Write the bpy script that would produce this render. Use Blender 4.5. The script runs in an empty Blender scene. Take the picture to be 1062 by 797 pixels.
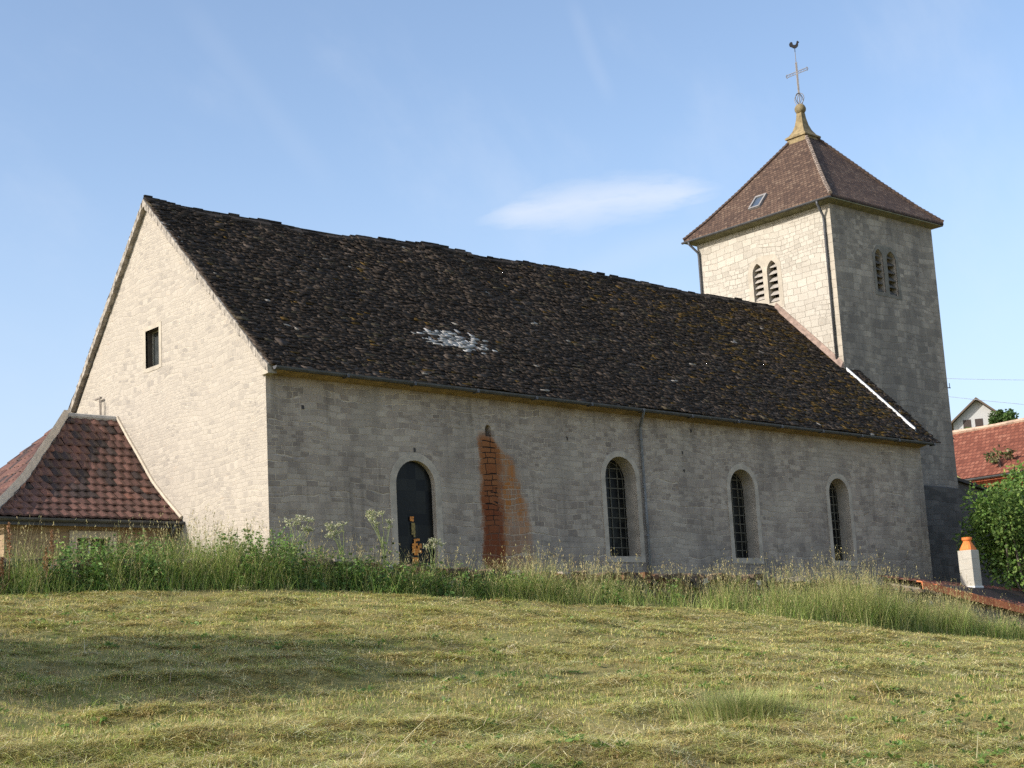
import bpy, bmesh, math, random
import numpy as np
from mathutils import Vector, Matrix
from mathutils.geometry import tessellate_polygon
from mathutils import noise as mnoise

rng = np.random.default_rng(7)
random.seed(7)
SC = bpy.context.scene
COL = SC.collection
R = math.radians

# ------------------------------------------------------------------ camera
CAM_POS = Vector((-20.3374, -31.5738, -1.6223))
YAW, PITCH, ROLL, FPX = 0.8405, 0.1847, -0.0538, 1630.5
fw = Vector((math.cos(YAW)*math.cos(PITCH), math.sin(YAW)*math.cos(PITCH), math.sin(PITCH)))
rt0 = Vector((math.sin(YAW), -math.cos(YAW), 0))
up0 = rt0.cross(fw)
rt = rt0*math.cos(ROLL) + up0*math.sin(ROLL)
up = -rt0*math.sin(ROLL) + up0*math.cos(ROLL)
cam = bpy.data.cameras.new('camera')
cam.sensor_width = 36.0
cam.lens = 36.0*FPX/1062.0
cam.clip_end = 3000.0
cam_ob = bpy.data.objects.new('camera', cam)
M = Matrix((rt, up, -fw)).transposed().to_4x4()
M.translation = CAM_POS
cam_ob.matrix_world = M
COL.objects.link(cam_ob)
SC.camera = cam_ob

# ------------------------------------------------------------------ sun, sky, exposure
SUN_AZ, SUN_EL = 13.5, 29.0           # azimuth from west towards north
sdir = Vector((-math.cos(R(SUN_AZ))*math.cos(R(SUN_EL)), math.sin(R(SUN_AZ))*math.cos(R(SUN_EL)), math.sin(R(SUN_EL))))
sun = bpy.data.lights.new('sun', 'SUN')
sun.energy = 3.3
sun.angle = R(0.53)
sun.color = (1.0, 0.94, 0.86)
sun_ob = bpy.data.objects.new('sun', sun)
sun_ob.rotation_euler = sdir.to_track_quat('Z', 'Y').to_euler()
sun_ob.location = (-40, 20, 40)
COL.objects.link(sun_ob)

world = bpy.data.worlds.new('World')
SC.world = world
world.use_nodes = True
SC.view_settings.view_transform = 'Standard'
SC.view_settings.look = 'None'
SC.view_settings.exposure = 0.72
SC.view_settings.gamma = 1.0
SC.view_settings.use_curve_mapping = False
SC.render.engine = 'CYCLES'
SC.cycles.max_bounces = 6
SC.cycles.sample_clamp_indirect = 2.5
SC.cycles.caustics_reflective = False
SC.cycles.caustics_refractive = False
SC.cycles.diffuse_bounces = 3
SC.cycles.transparent_max_bounces = 6
SC.cycles.use_denoising = False


class NT:
    """small helper to write node trees"""
    def __init__(s, tree):
        s.t = tree; s.t.nodes.clear()
    def n(s, typ, ins=None, **kw):
        nd = s.t.nodes.new(typ)
        for k, v in kw.items(): setattr(nd, k, v)
        for k, v in (ins or {}).items(): s.put(nd.inputs[k], v)
        return nd
    def put(s, sock, v):
        if isinstance(v, bpy.types.NodeSocket): s.t.links.new(v, sock)
        else: sock.default_value = v
    def m(s, op, a, b=None, c=None, clamp=False):
        nd = s.t.nodes.new('ShaderNodeMath'); nd.operation = op; nd.use_clamp = clamp
        s.put(nd.inputs[0], a)
        if b is not None: s.put(nd.inputs[1], b)
        if c is not None: s.put(nd.inputs[2], c)
        return nd.outputs[0]
    def vm(s, op, a, b=None):
        nd = s.t.nodes.new('ShaderNodeVectorMath'); nd.operation = op
        s.put(nd.inputs[0], a)
        if b is not None: s.put(nd.inputs[1], b)
        return nd.outputs['Value' if op in ('DOT_PRODUCT', 'LENGTH') else 'Vector']
    def noise(s, vec, scale, detail=4.0, rough=0.55, out='Fac', dim='3D'):
        nd = s.n('ShaderNodeTexNoise', {'Vector': vec, 'Scale': scale, 'Detail': detail, 'Roughness': rough})
        nd.noise_dimensions = dim
        return nd.outputs[out]
    def ss(s, x, a, b):
        nd = s.n('ShaderNodeMapRange', {'Value': x, 'From Min': a, 'From Max': b, 'To Min': 0.0, 'To Max': 1.0})
        nd.interpolation_type = 'SMOOTHSTEP'
        return nd.outputs[0]
    def mix(s, fac, a, b, mode='MIX'):
        nd = s.t.nodes.new('ShaderNodeMix'); nd.data_type = 'RGBA'; nd.blend_type = mode
        s.put(nd.inputs[0], fac)
        for i, v in ((6, a), (7, b)):
            if not isinstance(v, bpy.types.NodeSocket) and len(v) == 3: v = (*v, 1)
            s.put(nd.inputs[i], v)
        return nd.outputs[2]
    def xyz(s, x, y, z):
        return s.n('ShaderNodeCombineXYZ', {0: x, 1: y, 2: z}).outputs[0]
    def ramp(s, fac, stops):
        nd = s.n('ShaderNodeValToRGB', {'Fac': fac}); e = nd.color_ramp.elements
        while len(e) < len(stops): e.new(0.5)
        for el, (p, c) in zip(e, stops): el.position = p; el.color = (*c, 1)
        return nd.outputs[0]


# sky: nishita with thin clouds far away
w = NT(world.node_tree)
sky = w.n('ShaderNodeTexSky', sky_type='NISHITA', sun_disc=False, sun_elevation=R(SUN_EL),
          sun_rotation=math.atan2(sdir.x, sdir.y), altitude=600.0, air_density=1.0, dust_density=2.2, ozone_density=1.0)
gen = w.n('ShaderNodeTexCoord').outputs['Generated']
cdir = Vector((0.68168, 0.67092, 0.29185))
ca = (Vector((0.72959, 0.61577, 0.29754)) - Vector((0.62936, 0.7227, 0.28568))).normalized()
cb = ca.cross(cdir).normalized()
if cb.z < 0: cb = -cb
da = w.m('DIVIDE', w.vm('DOT_PRODUCT', gen, tuple(ca)), 0.088)
wob = w.m('MULTIPLY', w.m('SUBTRACT', w.noise(gen, 9.0, 3.0), 0.5), 0.02)
db = w.m('DIVIDE', w.m('ADD', w.m('SUBTRACT', w.vm('DOT_PRODUCT', gen, tuple(cb)), cdir.dot(cb)), wob), 0.018)
da = w.m('SUBTRACT', da, cdir.dot(ca)/0.088)
dfront = w.ss(w.vm('DOT_PRODUCT', gen, tuple(cdir)), 0.8, 0.9)
rad = w.m('SQRT', w.m('ADD', w.m('MULTIPLY', da, da), w.m('MULTIPLY', db, db)))
stv = w.xyz(w.m('MULTIPLY', da, 1.0), w.m('MULTIPLY', db, 0.9), 0.0)
wis = w.noise(stv, 2.2, 7.0, 0.62)
lens = w.m('MAXIMUM', 0.03, w.m('SUBTRACT', 1.0, w.m('MULTIPLY', da, da)))
lens = w.m('DIVIDE', w.m('ADD', w.m('ABSOLUTE', db), w.m('MULTIPLY', w.m('SUBTRACT', wis, 0.5), 1.1)), lens)
cl = w.m('MULTIPLY', w.m('MULTIPLY', w.m('SUBTRACT', 1.0, w.ss(lens, 0.0, 1.15)), w.ss(wis, -0.1, 0.6)), w.m('SUBTRACT', 1.0, w.ss(w.m('ABSOLUTE', da), 0.55, 0.98)))
def streak(nv, mid, half, width, amp):
    dn = w.m('ABSOLUTE', w.m('ADD', w.vm('DOT_PRODUCT', gen, nv), w.m('MULTIPLY', w.m('SUBTRACT', w.noise(gen, 14.0, 4.0), 0.5), width*0.8)))
    dl = w.vm('LENGTH', w.vm('SUBTRACT', gen, mid))
    a_ = w.m('MULTIPLY', w.m('SUBTRACT', 1.0, w.ss(dn, 0.0, width)), w.m('SUBTRACT', 1.0, w.ss(dl, half*0.5, half*1.2)))
    return w.m('MULTIPLY', a_, amp)
st1 = streak((-0.5877, 0.7607, -0.2756), (0.6602, 0.6478, 0.3802), 0.034, 0.008, 0.07)
st2 = streak((-0.5425, 0.6133, -0.574), (0.5038, 0.7844, 0.3619), 0.075, 0.014, 0.05)
st3 = streak((0.3603, -0.0192, -0.9326), (0.6977, 0.6691, 0.2558), 0.06, 0.016, 0.10)
cl = w.m('MULTIPLY', w.m('MULTIPLY', cl, dfront), 0.6, clamp=True)
# thin overall cirrus veil
vv = w.n('ShaderNodeMapping', {'Vector': gen, 'Rotation': (0.3, 0.5, 0.9), 'Scale': (2.0, 9.0, 5.0)}).outputs[0]
veil = w.m('MULTIPLY', w.ss(w.noise(vv, 1.6, 6.0, 0.6), 0.45, 0.8), 0.14)
cl = w.m('MAXIMUM', cl, w.m('MAXIMUM', veil, w.m('MAXIMUM', st1, w.m('MAXIMUM', st2, st3))))
skc = w.mix(1.0, sky.outputs[0], (1.03, 1.01, 1.0), 'MULTIPLY')
gz_ = w.n('ShaderNodeSeparateXYZ', {0: gen}).outputs[2]
hz_ = w.m('MULTIPLY', w.m('SUBTRACT', 1.0, w.ss(gz_, 0.02, 0.36)), 0.62)
skc = w.mix(hz_, skc, (2.45, 2.85, 3.6))
skc = w.mix(cl, skc, (3.6, 3.8, 4.2))
bg = w.n('ShaderNodeBackground', {'Color': skc, 'Strength': 0.15})
w.t.links.new(bg.outputs[0], w.n('ShaderNodeOutputWorld').inputs[0])


# ------------------------------------------------------------------ helpers: objects
def link(o): COL.objects.link(o); return o

def smooth(me, on=True):
    me.polygons.foreach_set('use_smooth', [on]*len(me.polygons))

def mesh_np(name, verts, faces, mat=None, cols=None, parent=None, mats=None, midx=None):
    """verts (N,3); faces: (F,k) array or list of lists"""
    me = bpy.data.meshes.new(name)
    verts = np.asarray(verts, np.float32)
    if isinstance(faces, np.ndarray):
        F, k = faces.shape
        me.vertices.add(len(verts)); me.vertices.foreach_set('co', verts.ravel())
        me.loops.add(F*k); me.loops.foreach_set('vertex_index', faces.astype(np.int32).ravel())
        me.polygons.add(F)
        me.polygons.foreach_set('loop_start', np.arange(0, F*k, k, dtype=np.int32))
        me.update(calc_edges=True)
    else:
        me.from_pydata([tuple(map(float, v)) for v in verts], [], faces); me.update()
    if cols is not None:
        a = me.color_attributes.new('Col', 'FLOAT_COLOR', 'POINT')
        c = np.ones((len(verts), 4), np.float32); c[:, :3] = cols
        a.data.foreach_set('color', c.ravel())
    if mat: me.materials.append(mat)
    o = link(bpy.data.objects.new(name, me))
    if parent: par(o, parent)
    return o

def par(o, p):
    o.parent = p
    bpy_mw = WM.get(p.name)
    if bpy_mw is not None: o.matrix_parent_inverse = bpy_mw.inverted()
    WM.setdefault(o.name, Matrix.Identity(4))
    return o
WM = {}

def thing(name, label, cat, loc=(0, 0, 0), group=None):
    o = link(bpy.data.objects.new(name, None))
    o.empty_display_size = 0.3
    o.location = loc
    WM[o.name] = Matrix.Translation(loc)
    o['label'] = label; o['category'] = cat
    if group: o['group'] = group
    return o

def tag(o, label, cat=None, group=None, kind=None):
    if label: o['label'] = label
    if cat: o['category'] = cat
    if group: o['group'] = group
    if kind: o['kind'] = kind
    return o

class MB:
    """collects shapes into one mesh"""
    def __init__(s): s.v = []; s.f = []
    def add(s, vs, fs):
        b = len(s.v); s.v += [tuple(v) for v in vs]; s.f += [[b+i for i in f] for f in fs]
    def box(s, x0, x1, y0, y1, z0, z1, jit=0.0):
        vs = [(x, y, z) for z in (z0, z1) for y in (y0, y1) for x in (x0, x1)]
        if jit: vs = [tuple(c+random.uniform(-jit, jit) for c in v) for v in vs]
        s.add(vs, [[0, 2, 3, 1], [4, 5, 7, 6], [0, 1, 5, 4], [2, 6, 7, 3], [0, 4, 6, 2], [1, 3, 7, 5]])
    def tube(s, pts, rads, n=8, cap=True):
        pts = [Vector(p) for p in pts]
        if not hasattr(rads, '__len__'): rads = [rads]*len(pts)
        vs = []; fs = []
        for i, p in enumerate(pts):
            d = (pts[min(i+1, len(pts)-1)]-pts[max(i-1, 0)]).normalized()
            a = Vector((0, 0, 1)) if abs(d.z) < 0.9 else Vector((1, 0, 0))
            e1 = d.cross(a).normalized(); e2 = d.cross(e1)
            for k in range(n):
                t = 2*math.pi*k/n
                vs.append(p+(e1*math.cos(t)+e2*math.sin(t))*rads[i])
        for i in range(len(pts)-1):
            for k in range(n):
                a, b = i*n+k, i*n+(k+1) % n
                fs.append([a, b, b+n, a+n])
        if cap: fs.append(list(range(n))[::-1]); fs.append([(len(pts)-1)*n+k for k in range(n)])
        s.add(vs, fs)
    def lathe(s, c, prof, n=16):
        """prof list of (r,z)"""
        vs = [(c[0]+r*math.cos(2*math.pi*k/n), c[1]+r*math.sin(2*math.pi*k/n), c[2]+z) for r, z in prof for k in range(n)]
        fs = [[i*n+k, i*n+(k+1) % n, (i+1)*n+(k+1) % n, (i+1)*n+k] for i in range(len(prof)-1) for k in range(n)]
        fs += [list(range(n))[::-1], [(len(prof)-1)*n+k for k in range(n)]]
        s.add(vs, fs)
    def loft(s, rings, close=True, caps=True):
        n = len(rings[0]); vs = [p for r in rings for p in r]; fs = []
        for i in range(len(rings)-1):
            for k in range(n if close else n-1):
                fs.append([i*n+k, i*n+(k+1) % n, (i+1)*n+(k+1) % n, (i+1)*n+k])
        if caps: fs += [list(range(n))[::-1], [(len(rings)-1)*n+k for k in range(n)]]
        s.add(vs, fs)
    def poly_holes(s, outer, holes, fn):
        loops = [[Vector((a, b, 0)) for a, b in L] for L in [outer]+holes]
        flat = [p for L in loops for p in L]
        tris = tessellate_polygon(loops)
        s.add([fn(p.x, p.y) for p in flat], [list(t) for t in tris])
    def build(s, name, mat, parent=None, sm=False, bevel=0.0):
        o = mesh_np(name, s.v, s.f, mat, parent=parent)
        bm = bmesh.new(); bm.from_mesh(o.data)
        bmesh.ops.recalc_face_normals(bm, faces=bm.faces)
        bm.to_mesh(o.data); bm.free()
        if sm: smooth(o.data)
        if bevel:
            b = o.modifiers.new('bevel', 'BEVEL'); b.width = bevel; b.segments = 2; b.limit_method = 'ANGLE'
        return o

# ------------------------------------------------------------------ materials
def new_mat(name):
    m = bpy.data.materials.new(name); m.use_nodes = True
    return m, NT(m.node_tree)

def finish(t, col, rough=0.9, normal=None, spec=0.3, metal=0.0):
    b = t.n('ShaderNodeBsdfPrincipled', {'Base Color': col, 'Roughness': rough, 'Metallic': metal, 'Specular IOR Level': spec})
    if normal is not None: t.put(b.inputs['Normal'], normal)
    t.t.links.new(b.outputs[0], t.n('ShaderNodeOutputMaterial').inputs[0])
    return b

def plain(name, c, rough=0.7, var=0.25, scale=6.0, metal=0.0, spec=0.3, bump=0.0):
    m, t = new_mat(name)
    co = t.n('ShaderNodeTexCoord').outputs['Object']
    nz = t.noise(co, scale, 5.0, 0.65)
    lo = tuple(x*(1-var) for x in c); hi = tuple(min(1, x*(1+var)) for x in c)
    colr = t.ramp(nz, [(0.3, lo), (0.7, hi)])
    nm = None
    if bump: nm = t.n('ShaderNodeBump', {'Height': nz, 'Strength': 0.6, 'Distance': bump}).outputs[0]
    finish(t, colr, rough, nm, spec, metal)
    return m

def stone_mat(name, stops, mortar, bw=0.42, rh=0.2, msize=0.014, blend=0.55, dirt=None, eaves=None, rust=False, bumpd=0.03, mortar_show=1.0, plaster=0.0, bweight=0.38, drips=False):
    """coursed limestone: two course sizes swapped by a large noise, per stone tint, mortar, blotches"""
    m, t = new_mat(name)
    co = t.n('ShaderNodeTexCoord').outputs['Object']
    sp = t.n('ShaderNodeSeparateXYZ', {0: co})
    x, y, z = sp.outputs
    u = t.m('ADD', x, y)
    uz = t.xyz(u, z, 0.0)
    w1 = t.m('MULTIPLY', t.m('SUBTRACT', t.noise(uz, 0.55, 2.0), 0.5), 0.42)
    w2 = t.m('MULTIPLY', t.m('SUBTRACT', t.noise(uz, 5.5, 3.0), 0.5), 0.042)
    w3 = t.m('MULTIPLY', t.m('SUBTRACT', t.noise(t.xyz(u, z, 7.3), 4.0, 3.0), 0.5), 0.09)
    rowj = t.m('MULTIPLY', t.m('SUBTRACT', t.noise(t.xyz(0.0, z, 3.1), 2.3, 2.0), 0.5), 0.35)
    zz = t.m('ADD', t.m('ADD', z, rowj), t.m('ADD', w1, w2))
    uu = t.m('ADD', u, w3)
    v = t.xyz(uu, zz, 0.0)
    def brick(bw, rh, off):
        b = t.n('ShaderNodeTexBrick', {'Vector': t.vm('ADD', v, (off, off*0.37, 0)), 'Color1': (0, 0, 0, 1), 'Color2': (1, 1, 1, 1), 'Mortar': (0.5, 0.5, 0.5, 1),
            'Scale': 1.0, 'Mortar Size': msize, 'Mortar Smooth': 0.5, 'Bias': 0.0, 'Brick Width': bw, 'Row Height': rh})
        b.offset = 0.43; b.squash = 0.75; b.squash_frequency = 3
        return b.outputs['Color'], b.outputs['Fac']
    c1, f1 = brick(bw, rh, 0.0)
    c2, f2 = brick(bw*0.66, rh*0.72, 3.7)
    sel = t.ss(t.noise(t.xyz(t.m('MULTIPLY', u, 0.4), z, 1.7), 0.7, 1.0), blend-0.01, blend+0.01)
    br = t.mix(sel, c1, c2); fac = t.n('ShaderNodeMix', {0: sel, 2: f1, 3: f2}).outputs[0]
    blot = t.noise(uz, 0.9, 6.0, 0.62)
    fine = t.noise(co, 14.0, 5.0, 0.7)
    k = t.m('ADD', t.m('MULTIPLY', br, bweight), t.m('ADD', t.m('MULTIPLY', blot, 0.55), t.m('MULTIPLY', fine, 0.4)))
    k = t.m('SUBTRACT', k, bweight*0.5-0.02)
    col = t.ramp(k, stops)
    mfac = t.m('MULTIPLY', t.m('MULTIPLY', fac, mortar_show), t.ss(t.noise(uz, 1.7, 3.0), 0.25, 0.6))
    if plaster:   # remains of a lime render hiding part of the joints
        pl = t.ss(t.noise(t.xyz(u, z, 9.0), 0.8, 6.0, 0.7), 0.52-plaster*0.3, 0.62)
        col = t.mix(t.m('MULTIPLY', pl, 0.6), col, stops[2][1])
        mfac = t.m('MULTIPLY', mfac, t.m('SUBTRACT', 1.0, t.m('MULTIPLY', pl, 0.7)))
    col = t.mix(mfac, col, mortar)
    # rusty-pink flecks and grey lichen blots
    fl = t.ss(t.noise(t.xyz(u, t.m('MULTIPLY', z, 2.2), 4.0), 2.6, 5.0, 0.7), 0.63, 0.74)
    col = t.mix(t.m('MULTIPLY', fl, 0.55), col, (stops[2][1][0]*0.95, stops[2][1][1]*0.72, stops[2][1][2]*0.55))
    gl = t.ss(t.noise(t.xyz(u, z, 14.0), 3.3, 5.0, 0.7), 0.6, 0.75)
    col = t.mix(t.m('MULTIPLY', gl, 0.55), col, stops[0][1])
    if dirt:   # broad weathered patches (biofilm) with vertical runs
        dn = t.noise(t.xyz(t.m('MULTIPLY', u, 1.0), t.m('MULTIPLY', z, 0.28), 2.0), 1.1, 6.0, 0.65)
        if len(dirt) > 2:
            dn = t.m('ADD', dn, t.m('MULTIPLY', t.ss(z, dirt[2], dirt[3]), dirt[4]))
        col = t.mix(t.m('MULTIPLY', t.ss(dn, 0.42, 0.66), dirt[1]), col, dirt[0])
    if drips:  # dark runs below the eaves and a damp foot
        dr = t.noise(t.xyz(t.m('MULTIPLY', u, 2.6), t.m('MULTIPLY', z, 0.22), 12.0), 1.0, 5.0, 0.65)
        col = t.mix(t.m('MULTIPLY', t.ss(dr, 0.55, 0.72), 0.5), col, (0.125, 0.105, 0.085))
        wt = t.noise(t.xyz(t.m('MULTIPLY', u, 0.6), t.m('MULTIPLY', z, 1.2), 3.0), 1.0, 5.0, 0.7)
        damp = t.m('ADD', t.m('SUBTRACT', wt, 0.5), t.m('MULTIPLY', t.m('SUBTRACT', 2.3, z), 0.16))
        col = t.mix(t.m('MULTIPLY', t.ss(damp, 0.0, 0.3), 0.42), col, (0.14, 0.135, 0.13))
        ps = t.ss(t.noise(t.xyz(u, t.m('MULTIPLY', z, 1.5), 22.0), 0.45, 3.0, 0.6), 0.5, 0.66)
        col = t.mix(t.m('MULTIPLY', ps, 0.38), col, (0.45, 0.385, 0.30))
    if eaves:  # ochre wash from the gutter
        en = t.m('ADD', t.m('SUBTRACT', z, t.m('MULTIPLY', u, eaves[1])), t.m('MULTIPLY', t.m('SUBTRACT', t.noise(t.xyz(u, t.m('MULTIPLY', z, 0.4), 5.0), 1.6, 5.0, 0.7), 0.5), 0.9))
        col = t.mix(t.m('MULTIPLY', t.ss(en, eaves[0]-0.35, eaves[0]+0.2), 0.75), col, (0.24, 0.16, 0.075))
    if rust:
        zr = t.m('SUBTRACT', 5.0, z)
        wob = t.m('MULTIPLY', t.m('SUBTRACT', t.noise(t.xyz(u, t.m('MULTIPLY', z, 0.7), 6.0), 3.0, 5.0, 0.7), 0.5), 0.55)
        xs = t.m('ADD', x, wob)
        left = t.ss(xs, 6.54, 6.72)
        rl = t.m('ADD', 7.0, t.m('ADD', t.m('MULTIPLY', t.ss(zr, 0.0, 1.1), 1.0), t.m('MULTIPLY', t.ss(zr, 1.0, 3.0), 0.45)))
        right = t.m('SUBTRACT', 1.0, t.ss(t.m('SUBTRACT', xs, rl), -0.18, 0.08))
        top = t.ss(zr, 0.02, 0.35)
        streak = t.ss(t.noise(t.xyz(t.m('MULTIPLY', x, 5.0), t.m('MULTIPLY', z, 0.6), 8.0), 1.2, 4.0, 0.7), 0.25, 0.6)
        mk = t.m('MULTIPLY', t.m('MULTIPLY', left, right), top)
        core = t.m('SUBTRACT', 1.0, t.ss(t.m('ABSOLUTE', t.m('SUBTRACT', xs, 6.95)), 0.32, 0.52))
        outer = t.mix(streak, (0.27, 0.14, 0.06), (0.37, 0.145, 0.04))
        fade = t.m('MULTIPLY', t.m('SUBTRACT', 1.0, t.m('MULTIPLY', t.ss(zr, 1.9, 2.7), t.m('MULTIPLY', t.ss(xs, 7.4, 7.55), 0.35))), 1.0)
        brk = t.m('MULTIPLY', t.m('ADD', 0.5, t.m('MULTIPLY', streak, 0.6)), t.m('SUBTRACT', 1.0, t.m('MULTIPLY', fac, 0.55)))
        brk = t.m('MULTIPLY', brk, t.m('ADD', 0.55, t.m('MULTIPLY', br, 0.45)))
        col = t.mix(t.m('MULTIPLY', t.m('MULTIPLY', mk, fade), t.m('MULTIPLY', brk, 1.05), clamp=True), col, outer)
        rc = t.mix(t.ss(t.m('ADD', zr, t.m('MULTIPLY', t.m('SUBTRACT', br, 0.5), 1.2)), 0.6, 3.0), (0.26, 0.10, 0.036), (0.165, 0.045, 0.018))
        col = t.mix(t.m('MULTIPLY', t.m('MULTIPLY', mk, core), t.m('SUBTRACT', 0.93, t.m('MULTIPLY', fac, 0.25))), col, rc)
        # bare black joints down the middle of the stain
        jm = t.m('MULTIPLY', t.m('SUBTRACT', 1.0, t.ss(t.m('ABSOLUTE', t.m('SUBTRACT', x, 6.98)), 0.2, 0.26)), t.m('SUBTRACT', 1.0, t.ss(zr, 2.3, 3.3)))
        col = t.mix(t.m('MULTIPLY', t.m('MULTIPLY', jm, top), t.ss(fac, 0.1, 0.5)), col, (0.015, 0.012, 0.01))
    h = t.m('ADD', t.m('MULTIPLY', t.m('SUBTRACT', 1.0, t.m('MULTIPLY', fac, mortar_show)), 1.0), t.m('ADD', t.m('MULTIPLY', fine, 0.55), t.m('MULTIPLY', br, 0.45)))
    nm = t.n('ShaderNodeBump', {'Height': h, 'Strength': 0.75, 'Distance': bumpd}).outputs[0]
    finish(t, col, 0.93, nm, 0.2)
    return m

M_south = stone_mat('grey_limestone', [(0.1, (0.18, 0.145, 0.117)), (0.36, (0.315, 0.256, 0.205)), (0.6, (0.40, 0.33, 0.262)), (0.9, (0.52, 0.44, 0.345))], (0.54, 0.45, 0.34), bw=0.36, rh=0.165,
                    eaves=(6.05, -0.0105), rust=True, dirt=((0.19, 0.158, 0.133), 0.5), mortar_show=1.0, drips=True, bweight=0.5)
M_gable = stone_mat('cream_limestone', [(0.16, (0.22, 0.20, 0.178)), (0.36, (0.325, 0.292, 0.248)), (0.56, (0.395, 0.354, 0.295)), (0.8, (0.435, 0.392, 0.328))], (0.465, 0.415, 0.335),
                    bw=0.25, rh=0.115, msize=0.013, plaster=0.4, bumpd=0.012, mortar_show=0.8, bweight=0.42)
M_tower = stone_mat('pale_tower_limestone', [(0.2, (0.31, 0.285, 0.24)), (0.42, (0.41, 0.375, 0.315)), (0.58, (0.455, 0.42, 0.355)), (0.85, (0.51, 0.47, 0.40))], (0.25, 0.22, 0.175),
                    bw=0.46, rh=0.24, msize=0.011, bumpd=0.02, bweight=0.28, mortar_show=0.9)
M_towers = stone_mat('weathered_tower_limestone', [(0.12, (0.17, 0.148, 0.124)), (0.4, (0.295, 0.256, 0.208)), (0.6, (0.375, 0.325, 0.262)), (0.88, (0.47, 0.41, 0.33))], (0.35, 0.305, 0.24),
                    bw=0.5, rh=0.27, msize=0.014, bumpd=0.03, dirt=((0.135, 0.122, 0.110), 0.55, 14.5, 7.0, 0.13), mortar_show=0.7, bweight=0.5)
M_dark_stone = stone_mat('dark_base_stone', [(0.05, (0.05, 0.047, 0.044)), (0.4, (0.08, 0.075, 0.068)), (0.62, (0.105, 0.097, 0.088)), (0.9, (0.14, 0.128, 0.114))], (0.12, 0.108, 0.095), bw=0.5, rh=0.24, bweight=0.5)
M_dress = plain('dressed_limestone', (0.42, 0.36, 0.285), 0.9, 0.25, 3.0, bump=0.003)
M_dress_w = plain('pale_dressed_limestone', (0.40, 0.355, 0.285), 0.9, 0.2, 3.0, bump=0.003)
M_zinc = plain('weathered_zinc', (0.085, 0.088, 0.095), 0.55, 0.3, 4.0, 0.3, 0.4)
M_dkmetal = plain('dark_iron', (0.03, 0.028, 0.027), 0.6, 0.3, 20.0, 0.4)
M_white = plain('white_zinc_flashing', (0.66, 0.655, 0.64), 0.55, 0.15, 5.0)
M_cem = plain('pale_cement', (0.40, 0.385, 0.35), 0.9, 0.25, 5.0, bump=0.006)
M_mortar = plain('pinkish_mortar', (0.30, 0.215, 0.17), 0.95, 0.45, 5.0, bump=0.01)
M_wood = plain('weathered_wood', (0.13, 0.11, 0.085), 0.85, 0.35, 9.0)
M_soffit = plain('pale_green_soffit', (0.20, 0.19, 0.12), 0.9, 0.3, 3.0)
M_louvre = plain('grey_louvre_wood', (0.34, 0.31, 0.27), 0.85, 0.25, 8.0)
M_louvre_shade = plain('shaded_louvre_wood', (0.11, 0.10, 0.088), 0.85, 0.25, 8.0)  # same louvre boards on the south face, with their shade put into the colour
M_void = plain('dark_interior', (0.012, 0.011, 0.011), 0.9, 0.2, 4.0)
M_lead = plain('pale_window_bars', (0.15, 0.135, 0.10), 0.6, 0.3, 6.0)
M_frame = plain('brown_window_frame', (0.10, 0.08, 0.06), 0.8, 0.3, 9.0)

def glass_mat():
    m, t = new_mat('dark_leaded_glass')
    co = t.n('ShaderNodeTexCoord').outputs['Object']
    sp = t.n('ShaderNodeSeparateXYZ', {0: co})
    q = t.xyz(t.m('FLOOR', t.m('MULTIPLY', sp.outputs[0], 3.3)), t.m('FLOOR', t.m('MULTIPLY', sp.outputs[2], 3.4)), 0.0)
    wn = t.n('ShaderNodeTexWhiteNoise', {0: q})
    col = t.mix(wn.outputs[0], (0.005, 0.0055, 0.006), (0.022, 0.022, 0.018))
    nm = t.n('ShaderNodeBump', {'Height': t.m('ADD', t.m('MULTIPLY', wn.outputs[0], 1.0), t.noise(co, 9.0)), 'Strength': 0.12, 'Distance': 0.05}).outputs[0]
    finish(t, col, 0.35, nm, 0.14)
    return m
M_glass = glass_mat()

def attr_mat(name, rough=0.9, noise_amt=0.35, nscale=18.0, bump=0.0, trans=0.0, spec=0.2):
    m, t = new_mat(name)
    a = t.n('ShaderNodeVertexColor', layer_name='Col').outputs[0]
    co = t.n('ShaderNodeTexCoord').outputs['Object']
    col = a; nm = None
    if noise_amt:
        nz = t.noise(co, nscale, 5.0, 0.7)
        sc_ = t.n('ShaderNodeMapRange', {'Value': nz, 'From Min': 0.25, 'From Max': 0.75, 'To Min': 1-noise_amt, 'To Max': 1+noise_amt}).outputs[0]
        g = t.xyz(sc_, sc_, sc_)
        col = t.mix(1.0, a, g, 'MULTIPLY')
        if bump: nm = t.n('ShaderNodeBump', {'Height': nz, 'Strength': 0.7, 'Distance': bump}).outputs[0]
    if trans:
        d = t.n('ShaderNodeBsdfPrincipled', {'Base Color': col, 'Roughness': rough, 'Specular IOR Level': spec})
        tr = t.n('ShaderNodeBsdfTranslucent', {'Color': col})
        mx = t.n('ShaderNodeMixShader', {0: trans, 1: d.outputs[0], 2: tr.outputs[0]})
        t.t.links.new(mx.outputs[0], t.n('ShaderNodeOutputMaterial').inputs[0])
    else:
        finish(t, col, rough, nm, spec)
    return m
M_slab = attr_mat('lichened_stone_slabs', 0.92, 0.5, 11.0, 0.012)
M_tile = attr_mat('dark_red_roof_tiles', 0.6, 0.35, 9.0, 0.004, spec=0.35)
M_grass = attr_mat('grass_blades', 0.75, 0.0, trans=0.28, spec=0.25)
M_leaf = attr_mat('leaves', 0.6, 0.0, trans=0.3, spec=0.35)
M_rubble = attr_mat('rubble_stone', 0.95, 0.45, 8.0, 0.02)

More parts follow.
